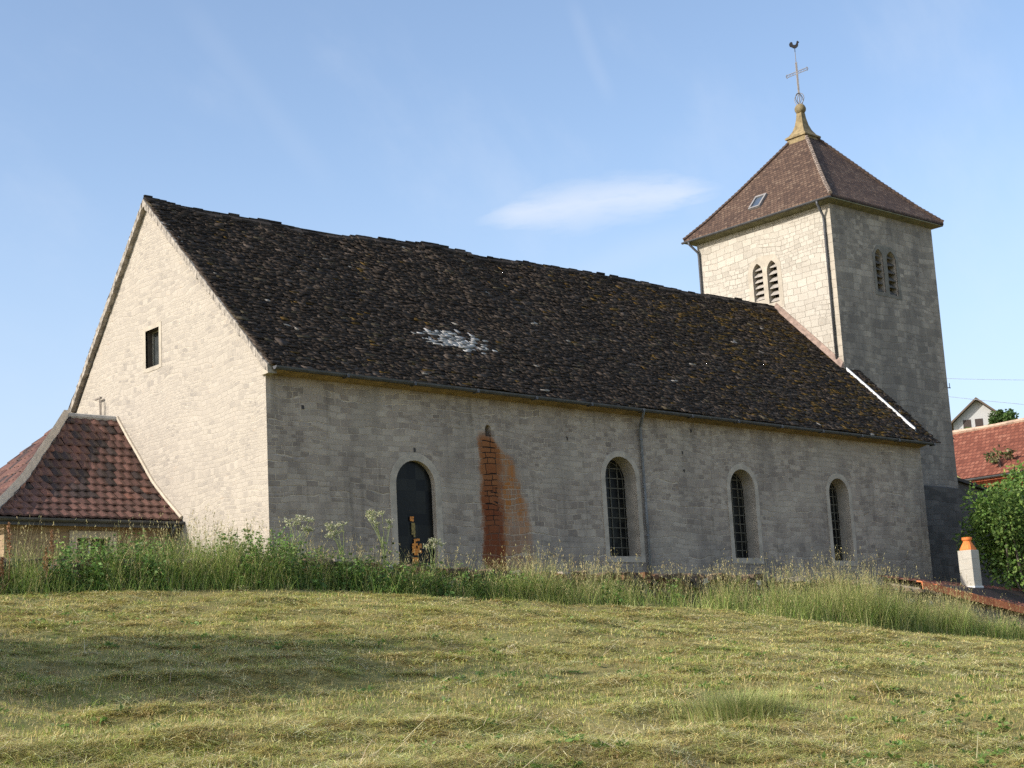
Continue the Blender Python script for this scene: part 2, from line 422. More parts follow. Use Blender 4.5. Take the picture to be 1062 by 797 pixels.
def flat_tile_mat(name, stops, mortar, bw, rh, bumpd=0.03):
    """small flat roof tiles; courses follow the height, joints run down the slope"""
    m, t = new_mat(name)
    co = t.n('ShaderNodeTexCoord').outputs['Object']
    x, y, z = t.n('ShaderNodeSeparateXYZ', {0: co}).outputs
    nx_, ny_, nz_ = t.n('ShaderNodeSeparateXYZ', {0: t.n('ShaderNodeNewGeometry').outputs['True Normal']}).outputs
    wst = t.m('GREATER_THAN', t.m('ABSOLUTE', nx_), t.m('ABSOLUTE', ny_))
    u = t.n('ShaderNodeMix', {0: wst, 2: x, 3: y}).outputs[0]
    w2 = t.m('MULTIPLY', t.m('SUBTRACT', t.noise(co, 1.3, 3.0), 0.5), 0.03)
    v = t.xyz(t.m('ADD', u, w2), t.m('ADD', z, w2), 0.0)
    b = t.n('ShaderNodeTexBrick', {'Vector': v, 'Color1': (0, 0, 0, 1), 'Color2': (1, 1, 1, 1), 'Mortar': (0.5, 0.5, 0.5, 1), 'Scale': 1.0,
        'Mortar Size': rh*0.14, 'Mortar Smooth': 0.3, 'Bias': 0.0, 'Brick Width': bw, 'Row Height': rh})
    k = t.m('ADD', t.m('MULTIPLY', b.outputs[0], 0.6), t.m('MULTIPLY', t.noise(co, 1.1, 6.0, 0.65), 0.75))
    k = t.m('SUBTRACT', k, 0.2)
    col = t.ramp(k, stops)
    col = t.mix(t.m('MULTIPLY', b.outputs[1], 0.8), col, mortar)
    fr = t.m('FRACT', t.m('DIVIDE', t.m('ADD', z, w2), rh))
    h = t.m('ADD', t.m('ADD', t.m('SUBTRACT', 1.0, fr), t.m('MULTIPLY', b.outputs[0], 0.4)), t.m('MULTIPLY', t.m('SINE', t.m('MULTIPLY', u, 6.2832/bw)), 0.35))
    nm = t.n('ShaderNodeBump', {'Height': h, 'Strength': 0.8, 'Distance': bumpd}).outputs[0]
    finish(t, col, 0.85, nm, 0.2)
    return m
M_ttile = flat_tile_mat('brown_flat_tiles', [(0.1, (0.06, 0.038, 0.029)), (0.4, (0.10, 0.062, 0.043)), (0.65, (0.138, 0.087, 0.059)), (0.9, (0.19, 0.135, 0.094))], (0.03, 0.02, 0.016), 0.17, 0.12)
M_btile = flat_tile_mat('orange_red_barn_tiles', [(0.1, (0.13, 0.043, 0.026)), (0.4, (0.205, 0.070, 0.042)), (0.65, (0.255, 0.095, 0.058)), (0.9, (0.31, 0.135, 0.085))], (0.10, 0.035, 0.024), 0.24, 0.20)

# ------------------------------------------------------------------ ground
GX = np.array([-400, -60, -40, -9.4, -3.8, 2.3, 6.5, 8.4, 12, 16.2, 19, 30, 60, 400.])
GZ = np.array([-1, .0, .1, .17, .26, -.12, -.28, -.60, -.89, -1.17, -1.36, -1.9, -2.2, -2.2])
def edge_y(x): return np.interp(x, [-400, 2.5, 9.5, 400], [-6.4, -6.4, -8.0, -8.0])
def vnoise(x, y, s, seed=0):
    """cheap smooth value noise on arrays"""
    X = np.asarray(x)/s+seed*17.3; Y = np.asarray(y)/s+seed*9.1
    xi = np.floor(X).astype(int); yi = np.floor(Y).astype(int); fx = X-xi; fy = Y-yi
    fx = fx*fx*(3-2*fx); fy = fy*fy*(3-2*fy)
    def h(a, b):
        n = (a*374761393+b*668265263+seed*974711) & 0x7fffffff
        n = (n ^ (n >> 13))*1274126177 & 0x7fffffff
        return ((n ^ (n >> 16)) & 0xffff)/65535.0
    return (h(xi, yi)*(1-fx)+h(xi+1, yi)*fx)*(1-fy)+(h(xi, yi+1)*(1-fx)+h(xi+1, yi+1)*fx)*fy
def swath(x, y):
    """windrow profile of the mown field: long low ridges running roughly along the wall"""
    v = y+0.10*x+0.9*(vnoise(x, y, 6.0, 3)-0.5)
    s = np.sin(v*2*np.pi/1.9)
    m = vnoise(x, y*1.0, 2.6, 5)
    return np.clip(s, 0, 1)**1.5*np.clip((m-0.32)*2.2, 0, 1)
def ground_z(x, y):
    x = np.asarray(x, float); y = np.asarray(y, float)
    ze = np.interp(x, GX, GZ); ye = edge_y(x); d = np.maximum(ye-y, 0)
    d2 = np.minimum(d, 45)
    z = ze-(.17*d2-.0014*d2*d2)
    z = np.where(d > 45, z-.02*(d-45), z)
    up_ = np.clip((y-ye)/1.6, 0, 1)
    z = z+up_*np.interp(x, [-10, 3, 9, 22], [.12, .18, .3, .2])
    near = np.clip((y+4.4)/1.0, 0, 1)
    z = z*(1-near)+near*np.interp(x, [-400, 0, 28, 60], [.45, .5, -1.2, -2.0])
    hill = 24.0*np.exp(-(((x-140)/46)**2+((y-66)/46)**2))
    hill = hill+9.0*np.exp(-(((x-150)/80)**2+((y-150)/60)**2))
    field = np.clip(d/1.0, 0, 1)
    z = z+field*(0.075*swath(x, y)+0.10*(vnoise(x, y, 3.1, 1)-0.5)+0.10*(vnoise(x, y, 0.8, 2)-0.5)+0.06*(vnoise(x, y, 0.33, 4)-0.5))
    return z+hill
def spaced(a, b, step, lo, hi, n):
    core = np.arange(a, b+step, step)
    g = np.geomspace(1, hi-b+1, n)[1:]-1+b; l = a-(np.geomspace(1, a-lo+1, n)[1:]-1)
    return np.concatenate([l[::-1], core, g])
gx = spaced(-20, 26, 0.13, -900, 900, 40); gy = spaced(-29, -4, 0.13, -900, 900, 44)
XX, YY = np.meshgrid(gx, gy); ZZ = ground_z(XX, YY)
nx, ny = len(gx), len(gy)
idx = np.arange(nx*ny).reshape(ny, nx)
faces = np.stack([idx[:-1, :-1], idx[:-1, 1:], idx[1:, 1:], idx[1:, :-1]], -1).reshape(-1, 4)
mg, t = new_mat('mown_meadow_soil')
co = t.n('ShaderNodeTexCoord').outputs['Object']
n1 = t.noise(co, 0.8, 6.0, 0.65); n2 = t.noise(co, 9.0, 6.0, 0.75)
gcol = t.mix(t.ss(n1, 0.35, 0.65), (0.24, 0.20, 0.075), (0.18, 0.185, 0.06))
gcol = t.mix(t.ss(n2, 0.4, 0.75), gcol, (0.34, 0.28, 0.12))
finish(t, gcol, 0.95, t.n('ShaderNodeBump', {'Height': n2, 'Strength': 0.8, 'Distance': 0.04}).outputs[0], 0.1)
ground = mesh_np('ground', np.stack([XX, YY, ZZ], -1).reshape(-1, 3), faces, mg)
smooth(ground.data)
ground['kind'] = 'structure'; ground['label'] = 'sloping hay meadow freshly mown below the church'

# ------------------------------------------------------------------ the church
L, WN, HW, RY = 27.08, 10.41, 6.0, 5.69          # nave length, width, eaves height, ridge y
church = thing('church', 'old stone village church with a dark slab roof and a square bell tower', 'church', (13.5, 4.5, 0.4))
def eave_z(x): return 6.0-0.28*x/L
def ridge_z(x): return 0.05*(vnoise(x, np.asarray(x)*0, 2.1, 61)-.5)*2+0.03*(vnoise(x, np.asarray(x)*0, .5, 62)-.5)*2+np.interp(x, [0, 1.3, 2.7, 3.8, 5.95, 7.4, 10.2, 12, 13.8, 15, 18, 22.3, 28], [11.86, 11.76, 11.72, 11.70, 11.70, 11.78, 11.92, 11.89, 11.94, 11.9, 11.92, 11.88, 11.96])

def arch(x0, x1, z0, zs, n=14):
    """round-headed opening: jambs up to zs then a half circle"""
    c = (x0+x1)/2; r = (x1-x0)/2
    return [(x0, z0), (x1, z0)]+[(c+r*math.cos(math.pi*i/n), zs+r*math.sin(math.pi*i/n)) for i in range(n+1)]
def lancet(x0, x1, z0, zs, za, n=7):
    c = (x0+x1)/2; pts = [(x0, z0), (x1, z0)]
    w = x1-x0
    for i in range(n+1):
        a = math.pi/3*i/n; pts.append((x0+w*math.cos(a), zs+(za-zs)*math.sin(a)/math.sin(math.pi/3)))
    for i in range(n-1, -1, -1):
        a = math.pi/3*i/n; pts.append((x1-w*math.cos(a), zs+(za-zs)*math.sin(a)/math.sin(math.pi/3)))
    return pts
def offset_loop(loop, d):
    """grow a closed loop outward by d (loop roughly convex)"""
    n = len(loop); out = []
    area = sum(loop[i][0]*loop[(i+1) % n][1]-loop[(i+1) % n][0]*loop[i][1] for i in range(n))
    s = 1 if area > 0 else -1
    for i in range(n):
        p, a, b = Vector(loop[i]), Vector(loop[i-1]), Vector(loop[(i+1) % n])
        d1 = (p-a); d2 = (b-p)
        if d1.length < 1e-6: d1 = d2
        if d2.length < 1e-6: d2 = d1
        d1.normalize(); d2.normalize()
        n1 = Vector((d1.y, -d1.x))*s; n2 = Vector((d2.y, -d2.x))*s
        m = (n1+n2); m = m/max(0.5, m.dot(n1)) if m.length > 1e-6 else n1
        out.append(tuple(p+m*d))
    return out

south_fn = lambda a, b: (a, 0.0, b)
west_fn = lambda a, b: (0.0, a, b)
nave_windows = [(11.30, 12.55, 1.62, 3.87), (16.70, 17.85, 1.62, 3.80), (21.62, 22.66, 1.58, 3.78)]
door_loop = arch(3.80, 5.06, 0.35, 3.37)
win_loops = [arch(a, b, c, d) for a, b, c, d in nave_windows]
hole_loop = arch(6.88, 7.08, 4.78, 5.0, 8)
mb = MB()
mb.poly_holes([(0, -1.0), (L, -2.5), (L, eave_z(L)), (0, eave_z(0))], [door_loop, hole_loop]+win_loops, south_fn)
def inset(mb, loop, fn, inward, depth):
    n = len(loop)
    vs = [Vector(fn(*p)) for p in loop]; vs2 = [v+Vector(inward)*depth for v in vs]
    mb.add(vs+vs2, [[i, (i+1) % n, n+(i+1) % n, n+i] for i in range(n)])
inset(mb, hole_loop, south_fn, (0, 1, 0), 0.4)
mb.build('nave_wall', M_south, church)
mbv = MB(); mbv.add([(x, 0.4, z) for x, z in hole_loop], [list(range(len(hole_loop)))]); mbv.build('spout_hole', M_void, church)

gw = [(5.13, 7.07), (5.86, 7.07), (5.86, 8.1), (5.13, 8.1)]
mb = MB()
ne = 6.0
mb.poly_holes([(0, -1), (WN, -1), (WN, ne), (RY, 11.66), (0, 6.0)], [gw], west_fn)
mb.build('gable_wall', M_gable, church)
mb = MB()
mb.add([(0, WN, -1), (L, WN, -2.5), (L, WN, eave_z(L)), (0, WN, 6)], [[0, 1, 2, 3]])
mb.add([(L, 0, -2.5), (L, WN, -2.5), (L, WN, eave_z(L)), (L, RY, 11.7), (L, 0, eave_z(L))], [[0, 1, 2, 3, 4]])
o = mb.build('nave_wall', M_south, church)

def slit(fn, inward, loop, depth, mat_rev, name='window', surround=None, mat_sur=None, extra_label=None):
    """window: stone reveal (+ dressed surround standing a little proud), then glass"""
    mb = MB(); n = len(loop); inw = Vector(inward)
    inset(mb, loop, fn, inward, depth+0.02)
    if surround:
        o1 = offset_loop(loop, surround)
        a = [Vector(fn(*p)) for p in loop]; b = [Vector(fn(*p)) for p in o1]
        pr = -inw*0.018
        vs = [v+pr for v in a]+[v+pr for v in b]+[v+inw*0.01 for v in b]+[v+inw*0.002 for v in a]
        fs = []
        for i in range(n):
            j = (i+1) % n
            fs += [[i, j, n+j, n+i], [n+i, n+j, 2*n+j, 2*n+i], [i, 3*n+i, 3*n+j, j]]
        mb.add(vs, fs)
    w_ = mb.build(name, mat_rev, church)
    if extra_label: w_['label'] = extra_label
    g = MB(); g.add([Vector(fn(*p))+inw*depth for p in loop], [list(range(n))])
    return w_, g

def grid_bars(fn, inward, depth, x0, x1, z0, zs, nv, nh, th, parent, mat, name='glazing_bars'):
    mb = MB(); inw = Vector(inward); r = (x1-x0)/2; c = (x0+x1)/2
    def bar(a0, b0, a1, b1):
        p = [Vector(fn(a, b)) for a, b in ((a0, b0), (a1, b0), (a1, b1), (a0, b1))]
        q = [v+inw*(depth-0.03) for v in p]; q2 = [v+inw*(depth-0.004) for v in p]
        mb.add(q+q2, [[0, 1, 2, 3], [4, 7, 6, 5], [0, 4, 5, 1], [1, 5, 6, 2], [2, 6, 7, 3], [3, 7, 4, 0]])
    for i in range(1, nv+1):
        x = x0+(x1-x0)*i/(nv+1)
        bar(x-th/2, z0, x+th/2, zs+math.sqrt(max(0, r*r-(x-c)**2))*0.98)
    ztop = zs+r
    for j in range(1, nh+1):
        z = z0+(ztop-z0)*j/(nh+1)
        hw = r if z < zs else math.sqrt(max(0.0, r*r-(z-zs)**2))
        if hw < 0.12: continue
        bar(c-hw, z-th/2, c+hw, z+th/2)
    # border strip following the head
    ar = arch(x0+0.11, x1-0.11, z0+0.05, zs)[1:]
    for (a0, b0), (a1, b1) in zip(ar[:-1], ar[1:]):
        d = Vector((a1-a0, b1-b0)); 
        if d.length < 1e-4: continue
        nn = Vector((-d.y, d.x)).normalized()*th*0.4
        p = [Vector(fn(a0-nn.x, b0-nn.y)), Vector(fn(a1-nn.x, b1-nn.y)), Vector(fn(a1+nn.x, b1+nn.y)), Vector(fn(a0+nn.x, b0+nn.y))]
        q = [v+inw*(depth-0.034) for v in p]
        mb.add(q, [[0, 1, 2, 3]])
    return mb.build(name, mat, parent)

for lp, (a, b, c, d) in zip(win_loops, nave_windows):
    w_, g = slit(south_fn, (0, 1, 0), lp, 0.46, M_dress, 'window', 0.17)
    g.build('glass_pane', M_glass, w_)
    grid_bars(south_fn, (0, 1, 0), 0.46, a, b, c, d, 3, 9, 0.022, w_, M_lead)
# stepped sill below each window
# dark tall doorway-window at the west end with a strip of orange stained glass
dw, g = slit(south_fn, (0, 1, 0), door_loop, 0.13, M_dress, 'arched_doorway', 0.2)
g.build('glass_pane', M_glass, dw)
mst = plain('orange_stained_glass', (0.75, 0.22, 0.02), 0.3, 0.6, 12.0)
mst2 = plain('yellow_stained_glass', (0.22, 0.15, 0.03), 0.3, 0.6, 12.0)
def mosaic(name, cells, mat):
    for cx_, cz_, rx, rz in cells:
        mb = MB()
        nx_, nz_ = max(1, int(2*rx/0.06)), max(1, int(2*rz/0.06))
        for i in range(nx_):
            for j in range(nz_):
                u, v = -rx+(i+.5)*0.06, -rz+(j+.5)*0.06
                if (u/rx)**2+(v/rz)**2 > rng.uniform(0.7, 1.15) or rng.random() < 0.12: continue
                q = [(cx_+u+dx*0.03+rng.normal()*0.005, 0.092+rng.normal()*0.0008, cz_+v+dz*0.03+rng.normal()*0.005) for dx, dz in ((-1, -1), (1, -1), (1, 1), (-1, 1))]
                mb.add(q, [[0, 1, 2, 3]])
        mb.build(name, mat, dw)
mosaic('stained_glass', [(4.36, 2.52, .075, .075), (4.47, 1.80, .15, .22), (4.42, 1.42, .10, .14)], mst)
mosaic('stained_glass', [(4.40, 2.24, .08, .2)], mst2)

# gable window
w_, g = slit(west_fn, (1, 0, 0), gw, 0.24, M_frame, 'window', None)
g.build('glass_pane', plain('dusty_glass', (0.05, 0.055, 0.055), 0.15, 0.4, 5.0, spec=0.5), w_)
mb = MB()
for y0, y1, z0, z1 in [(5.13, 5.17, 7.07, 8.1), (5.47, 5.52, 7.07, 8.1), (5.82, 5.86, 7.07, 8.1), (5.17, 5.47, 7.07, 7.11), (5.17, 5.47, 8.06, 8.1), (5.17, 5.47, 7.38, 7.41), (5.17, 5.47, 7.70, 7.73), (5.52, 5.82, 7.07, 7.11), (5.52, 5.82, 8.06, 8.1)]:
    mb.box(0.20, 0.235, y0, y1, z0, z1)
mb.build('window_frame', plain('pale_old_frame', (0.28, 0.27, 0.22), 0.8), w_)
mb = MB()
for y0, y1, z0, z1 in [(5.00, 5.13, 6.98, 8.22), (5.86, 5.99, 6.98, 8.22), (5.13, 5.86, 8.1, 8.22), (5.13, 5.86, 6.96, 7.07)]:
    mb.box(-0.012, 0.05, y0, y1, z0, z1)
mb.build('window_surround', M_dress_w, w_)

# ---- slab roof
def slab_roof(name, side, x0=-0.07, x1=27.75):
    sgn = 1 if side == 's' else -1
    verts = []; cols = []; 
    ye = -0.42 if side == 's' else WN+0.42
    V = []
    rows = 92
    for i in range(rows+1):
        s0 = i/rows
        x = x0+rng.uniform(-0.25, 0)
        while x < x1:
            wd = rng.choice([0.12, 0.16, 0.2, 0.26, 0.34])*rng.uniform(0.8, 1.2)
            xa, xb = max(x, x0-rng.uniform(0, 0.05)), min(x+wd-0.012, x1+rng.uniform(0, 0.06))
            x += wd
            if xb-xa < 0.06: continue
            xm = (xa+xb)/2
            s = s0+rng.normal()*0.0016
            ez = eave_z(xm)+0.03; rz = float(ridge_z(xm))-0.06
            zmid = ez+(rz-ez)*s; ymid = ye+(RY-ye)*s
            if side == 's' and xm > 26.94 and ymid > 2.74: continue
            if side == 'n' and xm > 26.94: continue
            th = rng.uniform(0.016, 0.04)
            sl = math.atan2(rz-ez, abs(RY-ye))
            tilt = sl-R(rng.normal(11.0, 1.8))
            ln = min(0.34, (1-s)*math.hypot(rz-ez, RY-ye)*1.02+0.03)
            bumpy = 0.045*(vnoise(xm, s*8, 1.9, 8)-0.5)*2+rng.normal()*0.005
            dy = math.cos(tilt)*sgn; dz = math.sin(tilt)
            nrm = Vector((0, -dz*sgn, math.cos(tilt)))
            base = Vector((0, ymid, zmid+bumpy))
            lo = base; hi = base+Vector((0, dy, dz))*ln
            tw = R(rng.normal()*1.5); rz_ = rng.normal()*0.012
            q = []
            for up_ in (0, 1):
                for end, pt in ((0, lo), (1, hi)):
                    for xx, sx in ((xa, -1), (xb, 1)):
                        p = Vector((xx+(rng.normal()*0.008), pt.y, pt.z))+nrm*th*up_
                        p.z += sx*(xb-xa)*0.5*math.tan(tw)
                        p.y += (sx*rz_ + rng.normal()*0.008)*(1 if end == 0 else 0)
                        q.append(p)
            V.append(q)
            r = rng.random()
            east = np.clip((xm-14)/12, 0, 1)
            if r < 0.70: c = np.array([.038, .0285, .0215])*rng.uniform(0.6, 1.4)
            elif r < 0.90: c = np.array([.054, .041, .031])*rng.uniform(0.7, 1.4)
            elif r < 0.965: c = np.array([.088, .067, .051])*rng.uniform(0.7, 1.3)
            else: c = np.array([.085, .068, .042])
            if rng.random() < 0.012+0.22*east*vnoise(xm, s*8, 1.2, 11)*2: c = np.array([.10, .06, .016])*rng.uniform(0.6, 1.5)
            if rng.random() < 0.0025: c = np.array([.34, .30, .25])
            if side == 's':
                e = ((xm-7.2+(ymid-1.35)*0.5)/1.2)**2+((ymid-1.36)/0.36)**2
                if e < 1.2*rng.uniform(0.0, 1.4): c = np.array([.50, .48, .45])*rng.uniform(0.35, 1.15)
            cols += [c]*8
    arr = np.array([[tuple(p) for p in q] for q in V], np.float32).reshape(-1, 3)
    nq = len(V); b = np.arange(nq)[:, None, None]*8
    fc = np.array([[0, 1, 3, 2], [4, 6, 7, 5], [0, 4, 5, 1], [1, 5, 7, 3], [3, 7, 6, 2], [2, 6, 4, 0]])[None]
    faces = (b+fc).reshape(-1, 4)
    o = mesh_np(name, arr, faces, M_slab, np.array(cols), church)
    return o
roof = slab_roof('slab_roof', 's')
slab_roof('slab_roof', 'n')
# roof boarding below the slabs, so no light passes between them
mb = MB()
def deck(x0, x1, y0):
    n = 14
    xs = np.linspace(x0, x1, n)
    vs = []
    for x in xs:
        ez = eave_z(x)+0.03; rz = float(ridge_z(x))-0.06
        f = (y0+0.42)/(RY+0.42)
        f1 = 1.0 if x <= 26.95 else (2.72+0.42)/(RY+0.42)
        vs += [(x, y0, ez+(rz-ez)*f-0.07), (x, -0.42+(RY+0.42)*f1, ez+(rz-ez)*f1-0.07)]
    mb.add(vs, [[2*i, 2*i+1, 2*i+3, 2*i+2] for i in range(n-1)])
deck(-0.02, 26.93, -0.3); deck(26.96, 27.7, -0.3)
mb.add([(-0.02, WN+0.3, 6.08), (26.93, WN+0.3, 5.8), (26.93, RY, 11.80), (-0.02, RY, 11.72)], [[0, 1, 2, 3]])
mb.build('roof_boarding', M_wood, church)
# ridge slabs
V = []; C = []
x = -0.1
rc = []
mb = MB()
while x < 26.85:
    wd = rng.uniform(0.2, 0.42); rc.append(np.array([.03, .024, .019])*rng.uniform(.5, 2.2)); z = float(ridge_z(x+wd/2))
    for sg in (1, -1):
        j = rng.normal(size=3)*0.014; z = float(ridge_z(x+wd/2))
        hw = rng.uniform(0.10, 0.2)
        a = [(x, RY-sg*0.03, z+0.03+j[0]), (x+wd+0.02, RY-sg*0.03, z+0.03+j[0]), (x+wd+0.02, RY+sg*hw, z+0.03-hw*0.95+j[1]), (x, RY+sg*hw, z+0.03-hw*0.95+j[1])]
        mb.add(a+[(p[0], p[1], p[2]-0.06) for p in a], [[0, 1, 2, 3], [4, 7, 6, 5], [0, 4, 5, 1], [1, 5, 6, 2], [2, 6, 7, 3], [3, 7, 4, 0]])
    x += wd
mesh_np('ridge_slabs', np.array(mb.v), mb.f, M_slab, np.repeat(np.array(rc), 16, axis=0), church)

# verge: bedded stone edge along both rakes of the gable, wooden fillet under the far one
mb = MB()
for sg, y_e in ((1, -0.30), (-1, WN+0.30)):
    n = 60
    for i in range(n):
        f = i/n; f2 = (i+1.0)/n
        ya, yb = y_e+(RY-y_e)*f, y_e+(RY-y_e)*f2
        za, zb = 6.05+(11.78-6.05)*f, 6.05+(11.78-6.05)*f2
        th = rng.uniform(0.19, 0.23); ox = -0.135-rng.uniform(0, 0.012)
        a = [(ox, ya, za), (0.12, ya, za), (0.12, yb, zb), (ox, yb, zb)]
        j = rng.normal(size=(8, 3))*0.006
        vs = np.array(a+[(p[0], p[1], p[2]-th) for p in a])+j
        mb.add(vs, [[0, 1, 2, 3], [4, 7, 6, 5], [0, 4, 5, 1], [1, 5, 6, 2], [2, 6, 7, 3], [3, 7, 4, 0]])
mb.build('verge', plain('verge_stone', (0.30, 0.268, 0.225), 0.95, 0.6, 7.0, bump=0.02), church)
mb = MB()
mb.box(-0.06, 0.14, -0.2, 0.1, 5.86, 5.985, 0.008)
mb.build('corner_stone', M_dress_w, church, bevel=0.01)

# gutter and downpipe on the nave
def half_gutter(mb, p0, p1, r, out, n=7):
    """half-round gutter from p0 to p1; out = horizontal unit vector away from the wall"""
    p0, p1, out = Vector(p0), Vector(p1), Vector(out)
    rings = []
    for p in (p0, p1):
        rings.append([p+out*(r*math.cos(math.pi+math.pi*k/(n-1)))+Vector((0, 0, r*math.sin(math.pi+math.pi*k/(n-1)))) for k in range(n)])
    inner = [[p0.lerp(p1, i)+ (q-p0.lerp(p1, i))*0.86 for q in ring] for i, ring in enumerate(rings)]
    mb.add([q for r_ in rings for q in r_], [[k, k+1, n+k+1, n+k] for k in range(n-1)])
    mb.add([q for r_ in inner for q in r_], [[k, k+1, n+k+1, n+k] for k in range(n-1)])
    for e in range(2):
        mb.add(rings[e], [list(range(n))])
    for k in (0, n-1):
        mb.add([rings[0][k], inner[0][k], inner[1][k], rings[1][k]], [[0, 1, 2, 3]])
mb = MB()
N = 13
for i in range(N):
    xa = -0.02+(27.25+0.02)*i/N; xb = -0.02+(27.25+0.02)*(i+1)/N-0.02
    half_gutter(mb, (xa, -0.44, eave_z(xa)+0.0), (xb, -0.44, eave_z(xb)+0.0), 0.085, (0, -1, 0))
    mb.box(xb-0.03, xb+0.03, -0.55, -0.33, eave_z(xb)-0.10, eave_z(xb)-0.02)
mb.build('gutter', M_zinc, church)
mb = MB()
for i in range(27):
    xa = -0.02+27.1*i/27; xb = xa+27.1/27-0.004
    mb.add([(xa, -0.30, eave_z(xa)-0.06), (xb, -0.30, eave_z(xb)-0.06), (xb, -0.003, eave_z(xb)-0.13), (xa, -0.003, eave_z(xa)-0.13),
            (xa, -0.30, eave_z(xa)+0.06), (xb, -0.30, eave_z(xb)+0.06), (xb, -0.003, eave_z(xb)+0.06), (xa, -0.003, eave_z(xa)+0.06)],
           [[0, 1, 2, 3], [4, 7, 6, 5], [0, 4, 5, 1], [1, 5, 6, 2], [2, 6, 7, 3], [3, 7, 4, 0]])
mb.build('cornice', plain('ochre_stained_cornice', (0.27, 0.19, 0.095), 0.95, 0.4, 2.5, bump=0.01), church)
mb = MB()
ez = eave_z(12.8)
mb.tube([(12.62, -0.44, ez-0.06), (12.62, -0.42, ez-0.14), (12.78, -0.12, ez-0.42), (12.80, -0.08, ez-0.5), (12.82, -0.08, 3.0), (12.83, -0.08, -0.3)], 0.042, 10)
for z in (5.0, 3.6, 2.2): mb.tube([(12.81, -0.08, z), (12.81, -0.08, z+0.04)], 0.052, 10)
mb.build('downpipe', plain('grey_pipe', (0.17, 0.175, 0.18), 0.55, 0.25, 4.0, 0.3), church, True)
M_sock = plain('dark_socket', (0.06, 0.05, 0.042))
# faint iron wall ties and sockets
for x, z in [(15.1, 5.45), (14.65, 4.75), (14.66, 4.2), (9.9, 4.9), (1.05, 5.15), (4.46, 4.28)]:
    mb = MB(); mb.box(x-0.04, x+0.03, -0.006, 0.03, z-0.05, z+0.05, 0.012)
    mb.build('wall_socket', M_sock, church)

# ---- bell tower
TX, TY, TL, TW, TZ = 26.94, 2.77, 6.66, 6.70, 15.37
XE, YN = TX+TL, TY+TW
tw_fn = lambda a, b: (TX, a, b)
ts_fn = lambda a, b: (a, TY, b)
wW = [lancet(6.21, 6.71, 12.33, 13.42, 13.83), lancet(5.49, 5.99, 12.12, 13.40, 13.80)]
wS = [lancet(29.52, 30.03, 12.22, 13.58, 13.95), lancet(30.28, 30.88, 12.18, 13.60, 13.95)]
tower = thing('tmp', '', '', (0, 0, 0)); bpy.data.objects.remove(tower)
mb = MB()
mb.poly_holes([(TY, -2), (YN, -2), (YN, TZ), (TY, TZ)], wW, tw_fn)
tower = mb.build('bell_tower', M_tower, church)
mb = MB()
mb.poly_holes([(TX, -2.5), (XE, -2.5), (XE, TZ), (TX, TZ)], wS, ts_fn)
mb.add([(XE, TY, -2.5), (XE, YN, -2.5), (XE, YN, TZ), (XE, TY, TZ)], [[0, 1, 2, 3]])
mb.add([(TX, YN, -2.5), (XE, YN, -2.5), (XE, YN, TZ), (TX, YN, TZ)], [[0, 1, 2, 3]])
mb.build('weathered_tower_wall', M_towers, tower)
def belfry(loop, fn, inward, mat_sur, sur, slope):
    inw = Vector(inward); n = len(loop)
    mb = MB(); inset(mb, loop, fn, inward, 0.40)
    w_ = mb.build('belfry_window', mat_sur, tower)
    xs = [p[0] for p in loop]; zs = [p[1] for p in loop]
    x0, x1, z0, z1 = min(xs)+0.01, max(xs)-0.01, min(zs), max(zs)
    nb = 6
    for i in range(nb):
        z = z0+0.04+(z1-z0-0.32)*i/(nb-1)
        c = (x0+x1)/2; hw = (x1-x0)/2
        if z > z1-0.45: hw *= 0.86
        if i == nb-1: hw *= 0.75
        p = [Vector(fn(c-hw, z)), Vector(fn(c+hw, z))]
        lo0 = [q+inw*0.07+Vector((0, 0, rng.normal()*0.012)) for q in p]; hi0 = [q+inw*0.30+Vector((0, 0, 0.2)) for q in p]
        vs = lo0+hi0+[q+Vector((0, 0, 0.035)) for q in lo0+hi0]
        lmb.add(vs, [[0, 1, 3, 2], [4, 6, 7, 5], [0, 4, 5, 1], [2, 3, 7, 6], [0, 2, 6, 4], [1, 5, 7, 3]])
    return w_
for loops, fn, inw, msur in ((wW, tw_fn, (1, 0, 0), M_dress_w), (wS, ts_fn, (0, 1, 0), M_dress)):
    for lp in loops:
        lmb = MB()
        w_ = belfry(lp, fn, inw, msur, 0.1, 0)
        lmb.add([Vector(fn(*p))+Vector(inw)*0.395 for p in lp], [list(range(len(lp)))])
        lm_ = M_louvre if fn is tw_fn else M_louvre_shade
        lo = lmb.build('tmp', lm_)
        # the louvres and dark back join their window as one mesh
        nb_ = len(w_.data.vertices)
        bm = bmesh.new(); bm.from_mesh(w_.data)
        k0 = len(bm.faces); bm.from_mesh(lo.data); bm.faces.ensure_lookup_table()
        for i in range(k0, len(bm.faces)): bm.faces[i].material_index = 1 if i < len(bm.faces)-1 else 2
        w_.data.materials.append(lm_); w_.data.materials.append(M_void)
        bm.to_mesh(w_.data); bm.free(); bpy.data.objects.remove(lo)
